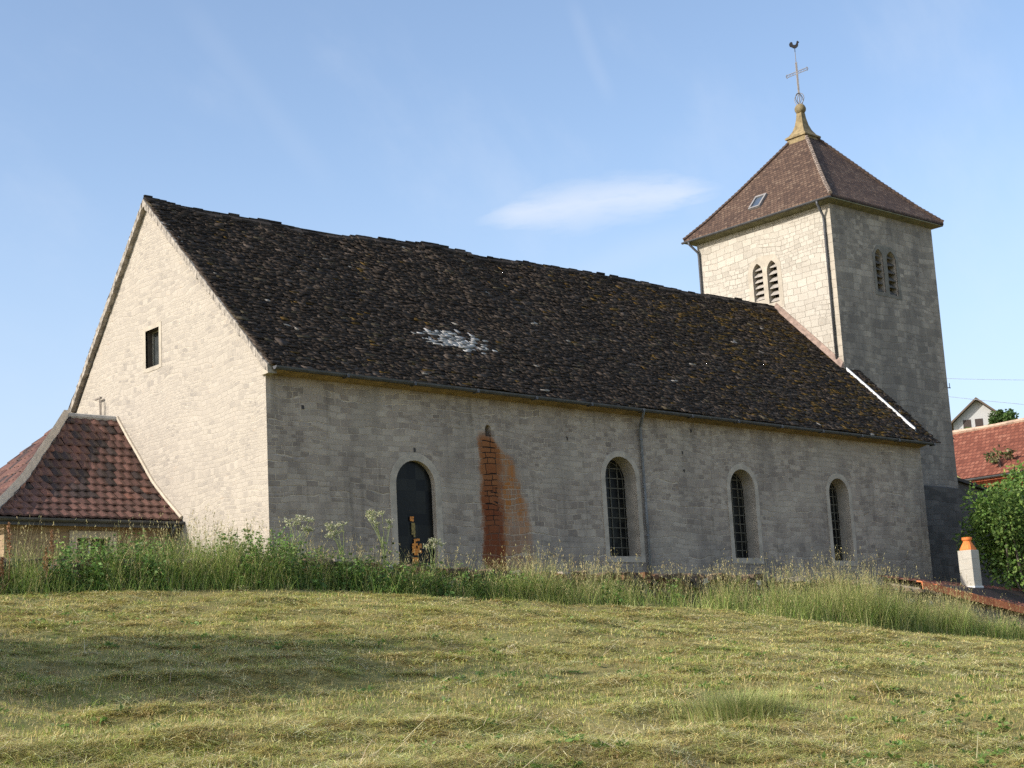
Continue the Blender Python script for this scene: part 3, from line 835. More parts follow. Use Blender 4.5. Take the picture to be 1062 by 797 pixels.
# dressed surround round the paired lancets of the lit face
mb = MB()
outer = [(5.28, 11.85), (6.93, 11.85), (6.95, 13.55), (6.72, 13.93), (6.35, 14.08), (5.95, 14.06), (5.55, 14.02), (5.30, 13.62)]
pr_fn = lambda a, b: (TX-0.014, a, b)
mb.poly_holes(outer, wW, pr_fn)
for lp in (outer,): inset(mb, lp, pr_fn, (1, 0, 0), 0.03)
for lp in wW: inset(mb, lp, pr_fn, (1, 0, 0), 0.03)
mb.build('window_surround', M_dress_w, tower)
mb = MB()
outer = [(29.36, 12.08), (31.05, 12.05), (31.05, 13.7), (30.72, 14.1), (30.1, 14.12), (29.70, 14.1), (29.36, 13.7)]
pr_fn = lambda a, b: (a, TY-0.014, b)
mb.poly_holes(outer, wS, pr_fn)
inset(mb, outer, pr_fn, (0, 1, 0), 0.03)
for lp in wS: inset(mb, lp, pr_fn, (0, 1, 0), 0.03)
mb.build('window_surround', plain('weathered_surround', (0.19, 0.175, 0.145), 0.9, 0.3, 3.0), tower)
# pale quoin strip at the south-west corner (dressed stones of the sunlit face)
mb = MB()
z = 8.7; i = 0
while z < TZ-0.1:
    h = rng.uniform(0.3, 0.42); wd = 0.34 if i % 2 else 0.20
    mb.box(TX-0.012, TX+0.05, TY+0.002, TY+wd, z+0.004, min(z+h-0.008, TZ-0.02)); z += h; i += 1
mb.build('quoins', M_dress_w, tower)

# tower roof
cx, cy, hw, hz, apex = (TX+XE)/2, (TY+YN)/2, TL/2+0.38, 15.45, 19.83
mb = MB()
prof = [(0.0, 0.0), (0.18, 0.155), (0.45, 0.42), (0.75, 0.735), (0.91, 0.903)]
rings = []
for f, g in prof:
    h_ = hw*(1-f); z = hz+0.10+(apex-hz)*g
    rings.append([(cx-h_, cy-h_, z), (cx+h_, cy-h_, z), (cx+h_, cy+h_, z), (cx-h_, cy+h_, z)])
mb.loft(rings, caps=False)
mb.add(rings[-1], [[0, 1, 2, 3]])
mb.loft([[(x, y, hz) for x, y, z in rings[0]], rings[0]], caps=False)
troof = mb.build('tower_roof', M_ttile, tower)
mb = MB()
h2 = hw-0.02; h3 = TL/2-0.02
mb.loft([[(cx-h2, cy-h2, hz-0.015), (cx+h2, cy-h2, hz-0.015), (cx+h2, cy+h2, hz-0.015), (cx-h2, cy+h2, hz-0.015)],
         [(cx-h2, cy-h2, hz-0.05), (cx+h2, cy-h2, hz-0.05), (cx+h2, cy+h2, hz-0.05), (cx-h2, cy+h2, hz-0.05)],
         [(cx-h3-.03, cy-h3-.03, TZ-0.05), (cx+h3+.03, cy-h3-.03, TZ-0.05), (cx+h3+.03, cy+h3+.03, TZ-0.05), (cx-h3-.03, cy+h3+.03, TZ-0.05)]], caps=True)
mb.build('eaves_soffit', M_soffit, tower)
# hip tiles
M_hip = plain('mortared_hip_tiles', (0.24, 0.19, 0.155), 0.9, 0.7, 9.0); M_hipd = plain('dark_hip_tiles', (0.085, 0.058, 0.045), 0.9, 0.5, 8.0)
for sx, sy in ((-1, -1), (1, -1), (1, 1), (-1, 1)):
    mb = MB()
    for i in range(34):
        f0, f1 = i/34*0.91, (i+1.15)/34*0.91
        g = lambda f: np.interp(f, [p[0] for p in prof], [p[1] for p in prof])
        p0 = Vector((cx+sx*hw*(1-f0), cy+sy*hw*(1-f0), hz+0.13+(apex-hz)*g(f0)))
        p1 = Vector((cx+sx*hw*(1-f1), cy+sy*hw*(1-f1), hz+0.11+(apex-hz)*g(f1)))
        mb.tube([p0, p1], [0.085, 0.07], 6)
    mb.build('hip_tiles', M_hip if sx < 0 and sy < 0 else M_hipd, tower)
# gutters and pipes
mb = MB()
half_gutter(mb, (TX-0.44, TY-0.36, hz-0.0), (TX-0.44, YN+0.4, hz-0.0), 0.07, (-1, 0, 0))
mb.build('gutter', M_zinc, tower)
mb = MB()
mb.tube([(TX-0.44, TY+0.24, hz-0.05), (TX-0.44, TY+0.24, hz-0.15), (TX-0.1, TY+0.27, hz-0.55), (TX-0.07, TY+0.27, hz-0.7), (TX-0.07, TY+0.27, 9.0)], 0.05, 8)
mb.build('downpipe', M_zinc, tower, True)
mb = MB()
mb.tube([(TX-0.44, YN+0.05, hz-0.05), (TX-0.44, YN+0.03, hz-0.15), (TX-0.1, YN-0.12, hz-0.5), (TX-0.07, YN-0.12, hz-0.65), (TX-0.07, YN-0.12, 8.5)], 0.05, 8)
mb.build('downpipe', M_zinc, tower, True)
# skylight on the west slope
def wz(x):
    f = (x-(cx-hw))/hw
    return hz+0.10+(apex-hz)*float(np.interp(f, [p[0] for p in prof], [p[1] for p in prof]))
sx0, sx1 = 27.16, 27.58
mb = MB()
sl = math.atan2(wz(sx1)-wz(sx0), sx1-sx0); nrm = Vector((-math.sin(sl), 0, math.cos(sl)))
def slab4(mb, xa, xb, ya, yb, h0, h1):
    ps = [Vector((x, y, wz(x))) for x, y in ((xa, ya), (xb, ya), (xb, yb), (xa, yb))]
    vs = [p+nrm*h0 for p in ps]+[p+nrm*h1 for p in ps]
    mb.add(vs, [[0, 3, 2, 1], [4, 5, 6, 7], [0, 1, 5, 4], [1, 2, 6, 5], [2, 3, 7, 6], [3, 0, 4, 7]])
slab4(mb, sx0, sx1, 6.18, 6.26, -0.02, 0.10); slab4(mb, sx0, sx1, 6.68, 6.76, -0.02, 0.10)
slab4(mb, sx0-0.06, sx0, 6.18, 6.76, -0.02, 0.09); slab4(mb, sx1, sx1+0.06, 6.18, 6.76, -0.02, 0.10)
skl = mb.build('skylight', plain('zinc_skylight_frame', (0.24, 0.23, 0.22), 0.5, 0.2), tower)
mb2 = MB(); slab4(mb2, sx0, sx1, 6.26, 6.68, 0.0, 0.05)
tmp = mb2.build('tmp', M_glass)
bm = bmesh.new(); bm.from_mesh(skl.data); k0 = len(bm.faces); bm.from_mesh(tmp.data); bm.faces.ensure_lookup_table()
for i in range(k0, len(bm.faces)): bm.faces[i].material_index = 1
skl.data.materials.append(plain('skylight_glass', (0.06, 0.08, 0.11), 0.1, 0.2, spec=0.6)); bm.to_mesh(skl.data); bm.free(); bpy.data.objects.remove(tmp)
# finial, ball, cross and cock
M_lich = plain('yellow_lichened_stone', (0.235, 0.18, 0.095), 0.9, 0.4, 5.0, bump=0.02)
zb = hz+0.10+(apex-hz)*0.80
fx, fy = 30.22, 6.16
mb = MB()
rings = []
for h_, z in [(0.46, 19.12), (0.46, 19.50), (0.52, 19.50), (0.52, 19.57), (0.40, 19.66), (0.28, 19.86), (0.20, 20.1), (0.145, 20.4), (0.125, 20.62)]:
    rings.append([(fx-h_, fy-h_, z), (fx+h_, fy-h_, z), (fx+h_, fy+h_, z), (fx-h_, fy+h_, z)])
mb.loft(rings)
fin = mb.build('finial', M_lich, church)
mb = MB(); mb.lathe((fx, fy, 20.80), [(0.235*math.sin(math.pi*i/10)+0.001, -0.235*math.cos(math.pi*i/10)) for i in range(11)], 14)
mb.build('stone_ball', plain('lichened_ball', (0.21, 0.165, 0.09), 0.9, 0.4, 8.0), fin, True)
# cross with scrolled ring, arms run roughly north-south and face the west
mb = MB()
mb.tube([(fx, fy, 20.98), (fx, fy, 23.35)], [0.022, 0.014], 6)
for s in (1, -1): mb.tube([(fx, fy+s*0.035, 21.5), (fx, fy+s*0.035, 22.85)], 0.016, 5)
for off in (-0.05, 0.05): mb.tube([(fx, fy-0.52, 22.4+off), (fx, fy+0.52, 22.4+off)], 0.015, 5)
for s in (1, -1):
    for k in range(3): 
        c0 = Vector((fx, fy+s*(0.14+0.15*k), 22.4))
        mb.tube([c0+Vector((0, 0.05*math.cos(a), 0.05*math.sin(a))) for a in np.linspace(0, 2*math.pi, 9)], 0.010, 4, False)
    mb.tube([(fx, fy+s*0.52, 22.48), (fx, fy+s*0.57, 22.4), (fx, fy+s*0.52, 22.32)], 0.02, 5)
for ax in range(2):
    pts = [Vector((fx+(0.24*math.cos(a) if ax else 0), fy+(0 if ax else 0.24*math.cos(a)), 21.25+0.24*math.sin(a))) for a in np.linspace(0, 2*math.pi, 21)]
    mb.tube(pts, 0.016, 5, False)
for s in (1, -1):
    mb.tube([(fx, fy+s*0.10*math.sin(a), 21.25+0.2*math.cos(a)*0.9) for a in np.linspace(0, math.pi, 8)], 0.014, 5)
mb.build('iron_cross', plain('pale_iron_cross', (0.19, 0.175, 0.165), 0.6, 0.3, 12.0, 0.3), fin)
# weathercock: thin sheet-metal cock with tail and head, 2 cm thick
sil = [(-.27, .10), (-.30, .22), (-.24, .33), (-.15, .36), (-.09, .29), (-.10, .21), (-.02, .15), (.07, .17), (.12, .27), (.14, .36), (.19, .39), (.24, .34), (.28, .30), (.23, .27), (.22, .18), (.20, .08), (.12, .0), (.03, -.04), (-.08, -.02), (-.17, .05)]
dirv = Vector((0.62, -0.78, 0)).normalized(); nv = Vector((-dirv.y, dirv.x, 0))
n = len(sil); P = [Vector((fx, fy, 23.50))+dirv*a*.72+Vector((0, 0, b*.72)) for a, b in sil]
mb = MB()
mb.add([p+nv*0.03 for p in P]+[p-nv*0.03 for p in P], [list(range(n)), list(range(n, 2*n))[::-1]]+[[i, (i+1) % n, n+(i+1) % n, n+i] for i in range(n)])
mb.tube([(fx, fy, 23.3), (fx, fy, 23.5)], 0.016, 6)
mb.build('weathercock', M_dkmetal, fin)

# flashing and mortar fillet where the slab roof meets the tower
def roof_top(y, x=26.94):
    ez = eave_z(x)+0.03; rz = float(ridge_z(x))-0.06
    return ez+(rz-ez)*(y+0.42)/(RY+0.42)
mb = MB()
a, b = 2.70, 0.02
vs = []
for y in (a, b):
    z = roof_top(y)
    vs += [(26.93, y, z+0.0), (26.99, y, z+0.0), (26.99, y, z+0.125), (26.93, y, z+0.125)]
mb.add(vs, [[0, 1, 2, 3], [4, 7, 6, 5], [0, 4, 5, 1], [1, 5, 6, 2], [2, 6, 7, 3], [3, 7, 4, 0]])
mb.build('white_flashing', M_white, church)
mb = MB()
vs = []
for y in (5.66, 2.79):
    z = roof_top(y)
    vs += [(26.74, y, z+0.02), (26.93, y, z+0.02), (26.93, y, z+0.26), (26.90, y, z+0.26)]
mb.add(vs, [[0, 1, 2, 3], [4, 7, 6, 5], [0, 4, 5, 1], [1, 5, 6, 2], [2, 6, 7, 3], [3, 7, 4, 0]])
mb.build('mortar_fillet', M_mortar, church)

# dark masonry base round the tower foot with a sloped shoulder, and the low lean-to behind it
mb = MB()
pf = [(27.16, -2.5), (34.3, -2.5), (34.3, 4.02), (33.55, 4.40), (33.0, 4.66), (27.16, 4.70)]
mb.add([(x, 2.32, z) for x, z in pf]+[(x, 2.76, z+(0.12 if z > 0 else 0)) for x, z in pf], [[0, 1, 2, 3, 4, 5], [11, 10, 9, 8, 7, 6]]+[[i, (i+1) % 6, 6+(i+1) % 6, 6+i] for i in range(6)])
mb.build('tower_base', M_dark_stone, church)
mb = MB()
pf = [(33.62, -2.5), (39.5, -2.5), (39.5, 4.28), (33.62, 5.22)]
mb.add([(x, 3.25, z) for x, z in pf]+[(x, 8.2, z) for x, z in pf], [[0, 1, 2, 3], [7, 6, 5, 4]]+[[i, (i+1) % 4, 4+(i+1) % 4, 4+i] for i in range(4)])
lt = mb.build('lean_to', M_dark_stone, church)
mb = MB()
vs = [(33.64, 3.1, 5.23), (39.8, 3.1, 4.25), (39.8, 8.3, 4.25), (33.64, 8.3, 5.23)]
mb.add(vs+[(x, y, z+0.12) for x, y, z in vs], [[0, 1, 2, 3], [4, 7, 6, 5], [0, 4, 5, 1], [1, 5, 6, 2], [2, 6, 7, 3], [3, 7, 4, 0]])
mb.build('lean_to_roof', plain('dark_lean_to_slabs', (0.06, 0.055, 0.05), 0.95, 0.3, 3.0), lt)
# iron brackets on the far side of the tower
mb = MB()
mb.tube([(XE, 3.0, 8.84), (XE+0.55, 3.0, 8.86)], 0.02, 5); mb.tube([(XE+0.5, 3.0, 8.86), (XE+0.5, 3.0, 9.05)], 0.015, 5)
mb.build('iron_bracket', M_dkmetal, tower); mb = MB()
mb.tube([(XE, 2.95, 6.66), (XE+0.3, 2.95, 6.78), (XE, 2.95, 6.92)], 0.045, 5)
mb.build('iron_bracket', M_dkmetal, tower)

# ------------------------------------------------------------------ sacristy at the gable foot
sac = thing('sacristy', 'low stuccoed annexe against the cream gable with a flared dark red tiled roof', 'annexe', (-2.4, 7.5, 0.4))
PR = [(7.50, 5.93), (6.91, 5.30), (6.21, 4.60), (5.55, 3.90), (4.79, 3.30), (4.06, 2.78)]   # y, z down the flared slope
arcl = [0.0]
for (a, b), (c, d) in zip(PR[:-1], PR[1:]): arcl.append(arcl[-1]+math.hypot(c-a, d-b))
def prof_at(s):
    return float(np.interp(s, arcl, [p[0] for p in PR])), float(np.interp(s, arcl, [p[1] for p in PR]))
XA, RT = -1.41, 1.036
def tile_slope(rows, tw, fn, ulim, seed):
    """interlocking tiles: fn(u, s, h) -> point; ulim(s) -> (umin, umax)"""
    r_ = np.random.default_rng(seed)
    V = []; F = []; C = []
    Ltot = arcl[-1]; ex = Ltot/rows
    nseg = 6
    for i in range(rows):
        s0, s1 = i*ex-0.03, (i+1)*ex+0.0
        um, ux = ulim(min(Ltot, s1)); off = 0.0 if i % 2 else tw/2
        j = math.floor(um/tw)-1
        while j*tw+off < ux:
            u0 = j*tw+off; j += 1
            if u0+tw < um or u0 > ux: continue
            c = np.array([.115, .056, .040])*r_.uniform(0.65, 1.35)
            if r_.random() < 0.05: c = np.array([.16, .07, .045])*r_.uniform(0.8, 1.2)
            if r_.random() < 0.22*(i < rows*0.75): c = np.array([.042, .027, .022])*r_.uniform(0.7, 1.4)
            lift = r_.normal()*0.006
            b = len(V); dv = r_.normal()*0.008
            for e, (s, h) in enumerate(((max(0, s0), 0.012), (s1, 0.05))):
                ul = ulim(max(0.0, min(Ltot, s)))
                for k in range(nseg+1):
                    f = k/nseg; u = u0+tw*f*0.995
                    u = min(max(u, ul[0]), ul[1])
                    hh = h+lift+0.030*max(0, math.sin(f*math.pi*1.0))**2*(1 if f < 1 else 0)
                    V.append(fn(u, s+(dv if e else 0), hh)); C.append(c)
            for k in range(nseg+1): # front lip
                p = V[b+nseg+1+k]; V.append((p[0], p[1], p[2]-0.045)); C.append(c)
            for k in range(nseg):
                F.append([b+k, b+nseg+1+k, b+nseg+2+k, b+k+1])
                F.append([b+nseg+1+k, b+2*nseg+2+k, b+2*nseg+3+k, b+nseg+2+k])
    return V, F, C
def s_fn(u, s, h):
    y, z = prof_at(s); return (u, y-h*0.55, z+h*0.8)
def w_fn(u, s, h):
    y, z = prof_at(s); return (XA-(7.5-y)*RT-h*0.55, 7.5+u, z+h*0.8)
def n_fn(u, s, h):
    y, z = prof_at(s); return (u, 15.0-y+h*0.55, z+h*0.8)
lim_s = lambda s: (XA-(7.5-prof_at(s)[0])*RT, -0.02)
lim_w = lambda s: (-(7.5-prof_at(s)[0]), (7.5-prof_at(s)[0]))
V, F, C = tile_slope(14, 0.25, s_fn, lim_s, 3)
for fn, lm, sd in ((w_fn, lim_w, 4), (n_fn, lim_s, 5)):
    v2, f2, c2 = tile_slope(14, 0.25, fn, lm, sd)
    b = len(V); V += v2; C += c2; F += [[b+i for i in f] for f in f2]
# boarding under the tiles
b = len(V)
for s in arcl:
    y, z = prof_at(s); xl = XA-(7.5-y)*RT
    V += [(-0.03, y, z-0.02), (xl, y, z-0.02), (xl, 15-y, z-0.02), (-0.03, 15-y, z-0.02)]; C += [np.array([.03, .018, .015])]*4
for i in range(len(arcl)-1):
    for k in range(3): F.append([b+4*i+k, b+4*i+k+1, b+4*i+k+5, b+4*i+k+4])
sroof = mesh_np('tiled_roof', np.array(V), F, M_tile, np.array(C), sac)
mb = MB()
for sg in (1,):
    rings = []
    for s in np.linspace(0, arcl[-1]+0.06, 16):
        y, z = prof_at(s); yy = y if sg > 0 else 15-y
        if s > arcl[-1]: z -= 0.04
        x = XA-(7.5-y)*RT
        p = Vector((x, yy, z+0.02)); d = Vector((1, sg*1.0, 0)).normalized()*0.48
        rings.append([p+Vector((0, 0, 0.05))-Vector((0.0, 0, 0.10))-d, p+Vector((0, 0, 0.10))-d*0.9, p+Vector((0, 0, 0.16)), p+Vector((0, 0, 0.10))+d*0.9, p-Vector((0, 0, 0.05))+d])
    mb.loft(rings)
mb.build('hip_capping', plain('pale_hip_cement', (0.64, 0.61, 0.56), 0.85, 0.18, 4.0, bump=0.006), sac)
mb = MB()
mb.tube([(XA-0.12, 7.5, 5.94), (-0.0, 7.5, 5.94)], 0.10, 8)
mb.build('ridge_capping', M_cem, sac)
mb = MB()
pts = []
for s in np.linspace(0, arcl[-1], 14):
    y, z = prof_at(s); pts.append(Vector((-0.03, y-0.03, z+0.08)))
mb.tube(pts, 0.05, 6)
mb.build('edge_mortar', plain('pale_edge_mortar', (0.5, 0.43, 0.33), 0.95, 0.2), sac)
SX = XA-(7.5-4.06)*RT
M_stucco = stone_mat('brown_stucco', [(0.1, (0.22, 0.15, 0.09)), (0.4, (0.28, 0.20, 0.12)), (0.62, (0.33, 0.24, 0.15)), (0.9, (0.38, 0.29, 0.19))], (0.3, 0.22, 0.14), plaster=1.2)
mb = MB()
sac_fn = lambda a, b: (a, 4.42, b)
sw = [(-2.72, 1.5), (-1.86, 1.5), (-1.86, 2.32), (-2.72, 2.32)]
mb.poly_holes([(SX+0.4, -0.5), (-0.0, -0.5), (0.0, 2.9), (SX+0.4, 2.9)], [sw], sac_fn)
mb.add([(SX+0.4, 4.42, -.5), (SX+0.4, 10.58, -.5), (SX+0.4, 10.58, 2.9), (SX+0.4, 4.42, 2.9)], [[0, 1, 2, 3]])
mb.add([(SX+0.4, 10.58, -.5), (0, 10.58, -.5), (0, 10.58, 2.9), (SX+0.4, 10.58, 2.9)], [[0, 1, 2, 3]])
swall = mb.build('stucco_wall', M_stucco, sac)
mb = MB(); inset(mb, sw, sac_fn, (0, 1, 0), 0.25)
for x0, x1, z0, z1 in [(-2.92, -2.72, 1.4, 2.5), (-1.86, -1.66, 1.4, 2.5), (-2.72, -1.86, 2.32, 2.5), (-2.72, -1.86, 1.38, 1.5)]: mb.box(x0, x1, 4.39, 4.45, z0, z1)
swin = mb.build('window', plain('pale_window_stone', (0.46, 0.40, 0.31), 0.9, 0.2), sac)
mb = MB(); mb.add([(x, 4.66, z) for x, z in sw], [[0, 1, 2, 3]]); mb.build('glass_pane', M_glass, swin)
mb = MB(); mb.box(-2.31, -2.27, 4.60, 4.65, 1.5, 2.32); mb.build('window_frame', M_white, swin)
mb = MB()
half_gutter(mb, (SX-0.05, 3.98, 2.74), (-0.0, 3.98, 2.74), 0.08, (0, -1, 0))
half_gutter(mb, (SX-0.08, 4.0, 2.74), (SX-0.08, 11.0, 2.74), 0.08, (-1, 0, 0))
mb.box(SX+0.1, -0.01, 4.08, 4.14, 2.58, 2.74)
mb.build('gutter', M_zinc, sac)
mb = MB()
mb.tube([(-0.25, 3.98, 2.68), (-0.25, 4.15, 2.45), (-0.25, 4.34, 2.3), (-0.25, 4.34, 0.2)], 0.05, 8)
mb.build('downpipe', M_zinc, sac, True)
# thin vent pipe rising behind the annexe ridge, fixed to the gable
vp = MB()
vp.tube([(-0.12, 8.28, 5.9), (-0.12, 8.30, 6.72)], 0.016, 6); vp.tube([(-0.12, 8.22, 5.9), (-0.12, 8.22, 6.6)], 0.014, 5); vp.box(-0.14, -0.08, 8.24, 8.6, 6.66, 6.70)
tag(vp.build('vent_pipe', plain('grey_brown_pipe', (0.22, 0.19, 0.16), 0.7)), 'thin grey vent pipe sticking up between the annexe ridge and the gable', 'pipe')

# ------------------------------------------------------------------ dry stone wall along the top of the meadow
def wall_top(x): return np.interp(x, [-16, -2, 2, 6, 10, 14, 18, 20], [.75, .85, .66, .62, .58, .45, .22, .0])
V = []; F = []; C = []
fc = [[0, 1, 3, 2], [4, 6, 7, 5], [0, 4, 5, 1], [1, 5, 7, 3], [3, 7, 6, 2], [2, 6, 4, 0]]
def stone(cx_, cy_, cz_, sx, sy, sz, c):
    b = len(V)
    yaw = rng.normal()*0.18; ro = rng.normal()*0.1
    for dz in (-1, 1):
        for dy in (-1, 1):
            for dx in (-1, 1):
                k = 1-0.12*(dz > 0)*rng.random()
                x, y, z = dx*sx*k+rng.normal()*sx*.12, dy*sy*k+rng.normal()*sy*.12, dz*sz+rng.normal()*sz*.2
                x, y = x*math.cos(yaw)-y*math.sin(yaw), x*math.sin(yaw)+y*math.cos(yaw)
                z += x*ro
                V.append((cx_+x, cy_+y, cz_+z)); C.append(c)
    for f in fc: F.append([b+i for i in f])
x = -15.5
for lay in range(9):
    x = -15.5+rng.uniform(0, .2)
    while x < 19.3:
        wd = rng.uniform(0.14, 0.34); top = float(wall_top(x)); base = float(ground_z(x, -5.2))-0.15
        z = base+lay*0.13
        if z < top-0.05:
            for yy in (-5.28, -4.95):
                g = rng.uniform(0.6, 1.3)
                c = np.array([.125, .095, .07])*g if rng.random() < 0.6 else np.array([.16, .085, .045])*g
                if rng.random() < .04: c = np.array([.4, .37, .32])
                stone(x+wd/2, yy+rng.normal()*0.035, z+0.065, wd*0.5, 0.17, 0.062, c)
        x += wd*rng.uniform(0.93, 1.02)
x = -15.5
while x < 19.4:      # coping
    wd = rng.uniform(0.18, 0.42)
    c = np.array([.13, .09, .062])*rng.uniform(0.4, 1.4) if rng.random() < .75 else np.array([.26, .22, .18])*rng.uniform(0.6, 1.4)
    if rng.random() < 0.9: stone(x+wd/2, -5.12+rng.normal()*0.03, float(wall_top(x))+0.01+rng.normal()*0.02, wd*0.5, 0.27, 0.055, c)
    x += wd
b = len(V)   # rubble core
nx_ = 30
for xx in np.linspace(-15.4, 19.2, nx_):
    zb_, zt_ = float(ground_z(xx, -5.2))-.3, float(wall_top(xx))-.04
    for yy, z in ((-5.3, zb_), (-4.93, zb_), (-4.93, zt_), (-5.3, zt_)): V.append((xx, yy, z)); C.append(np.array([.05, .045, .038]))
for i in range(nx_-1):
    for k in range(4): F.append([b+4*i+k, b+4*i+(k+1) % 4, b+4*i+4+(k+1) % 4, b+4*i+4+k])
dsw = mesh_np('dry_stone_wall', np.array(V), F, M_rubble, np.array(C))
tag(dsw, 'low crumbling dry stone wall with rusty lichen behind the tall grass', 'wall')

# ------------------------------------------------------------------ small outbuilding with chimney at the right
ob = thing('outbuilding', 'low outbuilding beside the church with an orange edged tile roof and a pale chimney', 'outbuilding', (25.0, -3.0, -0.8))
def obz(x, y):
    f = (y+4.0)/1.6
    return (0.52-0.150*(x-20.5))*(1-f)+(0.72-0.054*(x-23.2))*f
M_red = None
V, F, C = [], [], []
x0, x1, y0, y1 = 20.4, 30.0, -4.0, -2.4
nseg = 6
ny_ = 8
for i in range(ny_):
    ya, yb = y0+(y1-y0)*i/ny_, y0+(y1-y0)*(i+1)/ny_
    x = x0
    while x < x1:
        c = np.array([.19, .075, .048])*rng.uniform(0.6, 1.4)
        b = len(V); lift = rng.normal()*0.008
        for (y, h) in ((yb+0.05, 0.0), (ya, 0.045)):
            for k in range(nseg+1):
                f = k/nseg; u = x+0.24*f
                V.append((u, y, obz(u, y)+h+lift+0.035*math.sin(f*math.pi)**2)); C.append(c)
        for k in range(nseg+1):
            p = V[b+nseg+1+k]; V.append((p[0], p[1], p[2]-0.05)); C.append(c)
        for k in range(nseg):
            F.append([b+k, b+nseg+1+k, b+nseg+2+k, b+k+1]); F.append([b+nseg+1+k, b+2*nseg+2+k, b+2*nseg+3+k, b+nseg+2+k])
        x += 0.24
b = len(V)
V += [(x0, y0, obz(x0, y0)-.04), (x1, y0, obz(x1, y0)-.04), (x1, y1, obz(x1, y1)-.04), (x0, y1, obz(x0, y1)-.04)]; C += [np.array([.04, .025, .02])]*4
F.append([b, b+1, b+2, b+3])
orf = mesh_np('tiled_roof', np.array(V), F, M_tile, np.array(C), ob)
# orange edge tiles along the front, each an angled piece
V, F, C = [], [], []
x = x0
while x < x1:
    wd = 0.38; c = np.array([.68, .215, .09])*rng.uniform(0.8, 1.15); h = rng.normal()*0.008
    xa, xb = x+0.006, x+wd-0.006
    b = len(V)
    for xx in (xa, xb):
        z = obz(xx, y0)+h
        V += [(xx, y0+0.14, z+0.10), (xx, y0-0.06, z+0.06), (xx, y0-0.07, z-0.17), (xx, y0-0.045, z-0.17), (xx, y0-0.03, z+0.03), (xx, y0+0.14, z+0.06)]
    C += [c]*12
    for k in range(6): F.append([b+k, b+(k+1) % 6, b+6+(k+1) % 6, b+6+k])
    F.append([b+i for i in range(6)]); F.append([b+6+i for i in range(6)])
    x += wd
mesh_np('edge_tiles', np.array(V), F, attr_mat('orange_edge_tiles', 0.75, 0.3, 6.0), np.array(C), orf)
mb = MB()
mb.add([(x0+.25, y0+.2, -3), (x1-.1, y0+.2, -3.5), (x1-.1, y0+.2, obz(x1, y0+.2)-.06), (x0+.25, y0+.2, obz(x0, y0+.2)-.06),
        (x0+.25, y1-.1, -3), (x1-.1, y1-.1, -3.5), (x1-.1, y1-.1, obz(x1, y1-.1)-.06), (x0+.25, y1-.1, obz(x0, y1-.1)-.06)],
       [[0, 1, 2, 3], [4, 7, 6, 5], [0, 4, 5, 1], [2, 6, 7, 3], [1, 5, 6, 2], [3, 7, 4, 0]])
mb.build('stone_wall', M_south, ob)
chx0, chx1, chy0, chy1 = 24.80, 25.26, -3.05, -2.55
zb0 = 0.40
mb = MB(); mb.box(chx0, chx1, chy0, chy1, zb0, 1.69, 0.006)
ch = mb.build('chimney', stone_mat('pale_chimney_render', [(0.1, (0.32, 0.30, 0.25)), (0.4, (0.43, 0.40, 0.335)), (0.62, (0.47, 0.44, 0.375)), (0.9, (0.52, 0.49, 0.43))], (0.36, 0.31, 0.25), bw=0.9, rh=0.36, plaster=0.8, mortar_show=0.35, bweight=0.15), ob, bevel=0.01)
mb = MB(); mb.box(chx0-.02, chx1+.02, chy0-.02, chy1+.02, -0.25, 0.46); mb.build('flashing', plain('lead_flashing', (0.12, 0.125, 0.13), 0.6, 0.3), ch)
mb = MB(); mb.box(chx0-.03, chx1+.01, chy0-.03, chy1+.01, 0.46, 0.52); mb.build('white_band', M_white, ch)
mb = MB()
cc = ((chx0+chx1)/2, (chy0+chy1)/2)
rings = []
for r_, z, sq in [(0.215, 1.69, 1), (0.215, 1.73, 1), (0.13, 1.97, 0), (0.13, 2.02, 0), (0.165, 2.03, 0), (0.165, 2.11, 0), (0.12, 2.12, 0)]:
    ring = []
    for k in range(20):
        a = 2*math.pi*k/20; cx_, sy_ = math.cos(a), math.sin(a)
        q = 1/max(abs(cx_), abs(sy_)) if sq else 1
        ring.append((cc[0]+r_*q*cx_, cc[1]+r_*q*sy_, z))
    rings.append(ring)
mb.loft(rings)
mb.build('chimney_pot', plain('orange_terracotta', (0.72, 0.21, 0.05), 0.7, 0.2, 6.0), ch)

# ------------------------------------------------------------------ red barn behind the tower
barn = thing('barn', 'red boarded barn with a big orange red tile roof behind the tower', 'barn', (53, 9, -1.5))
ea = [(48.85, 12.2), (48.85, -6.0)]
mb = MB()
q0, q1, r0, r1 = Vector((48.85, 12.2, 7.0)), Vector((48.75, -6.0, 7.0)), Vector((53.0, 17.5, 9.98)), Vector((53.0, -6.0, 10.22))
n = 10
top = [[q0.lerp(r0, f)+Vector((0, 0, -0.10*math.sin(math.pi*f))) for f in np.linspace(0, 1, n)], [q1.lerp(r1, f)+Vector((0, 0, -0.10*math.sin(math.pi*f))) for f in np.linspace(0, 1, n)]]
mb.add(top[0]+top[1], [[i, i+1, n+i+1, n+i] for i in range(n-1)])
mb.add([r0, r1, (57.3, -6, 7), (57.3, 14, 7), q0], [[0, 1, 2, 3], [0, 3, 4]])
broof = mb.build('tiled_roof', M_btile, barn)
mb = MB(); mb.tube([r0.lerp(r1, f)+Vector((0, 0, 0.03+0.03*math.sin(f*23))) for f in np.linspace(0, 1, 20)], 0.13, 6); mb.build('ridge_tiles', plain('mortared_ridge', (0.42, 0.30, 0.22), 0.9, 0.4, 3.0), broof)
mb = MB(); half_gutter(mb, q0+Vector((-0.08, 0.1, -0.05)), q1+Vector((-0.08, 0, -0.05)), 0.11, (-1, 0, 0)); mb.build('gutter', M_zinc, barn)
mw, t = new_mat('red_barn_boards')
co = t.n('ShaderNodeTexCoord').outputs['Object']
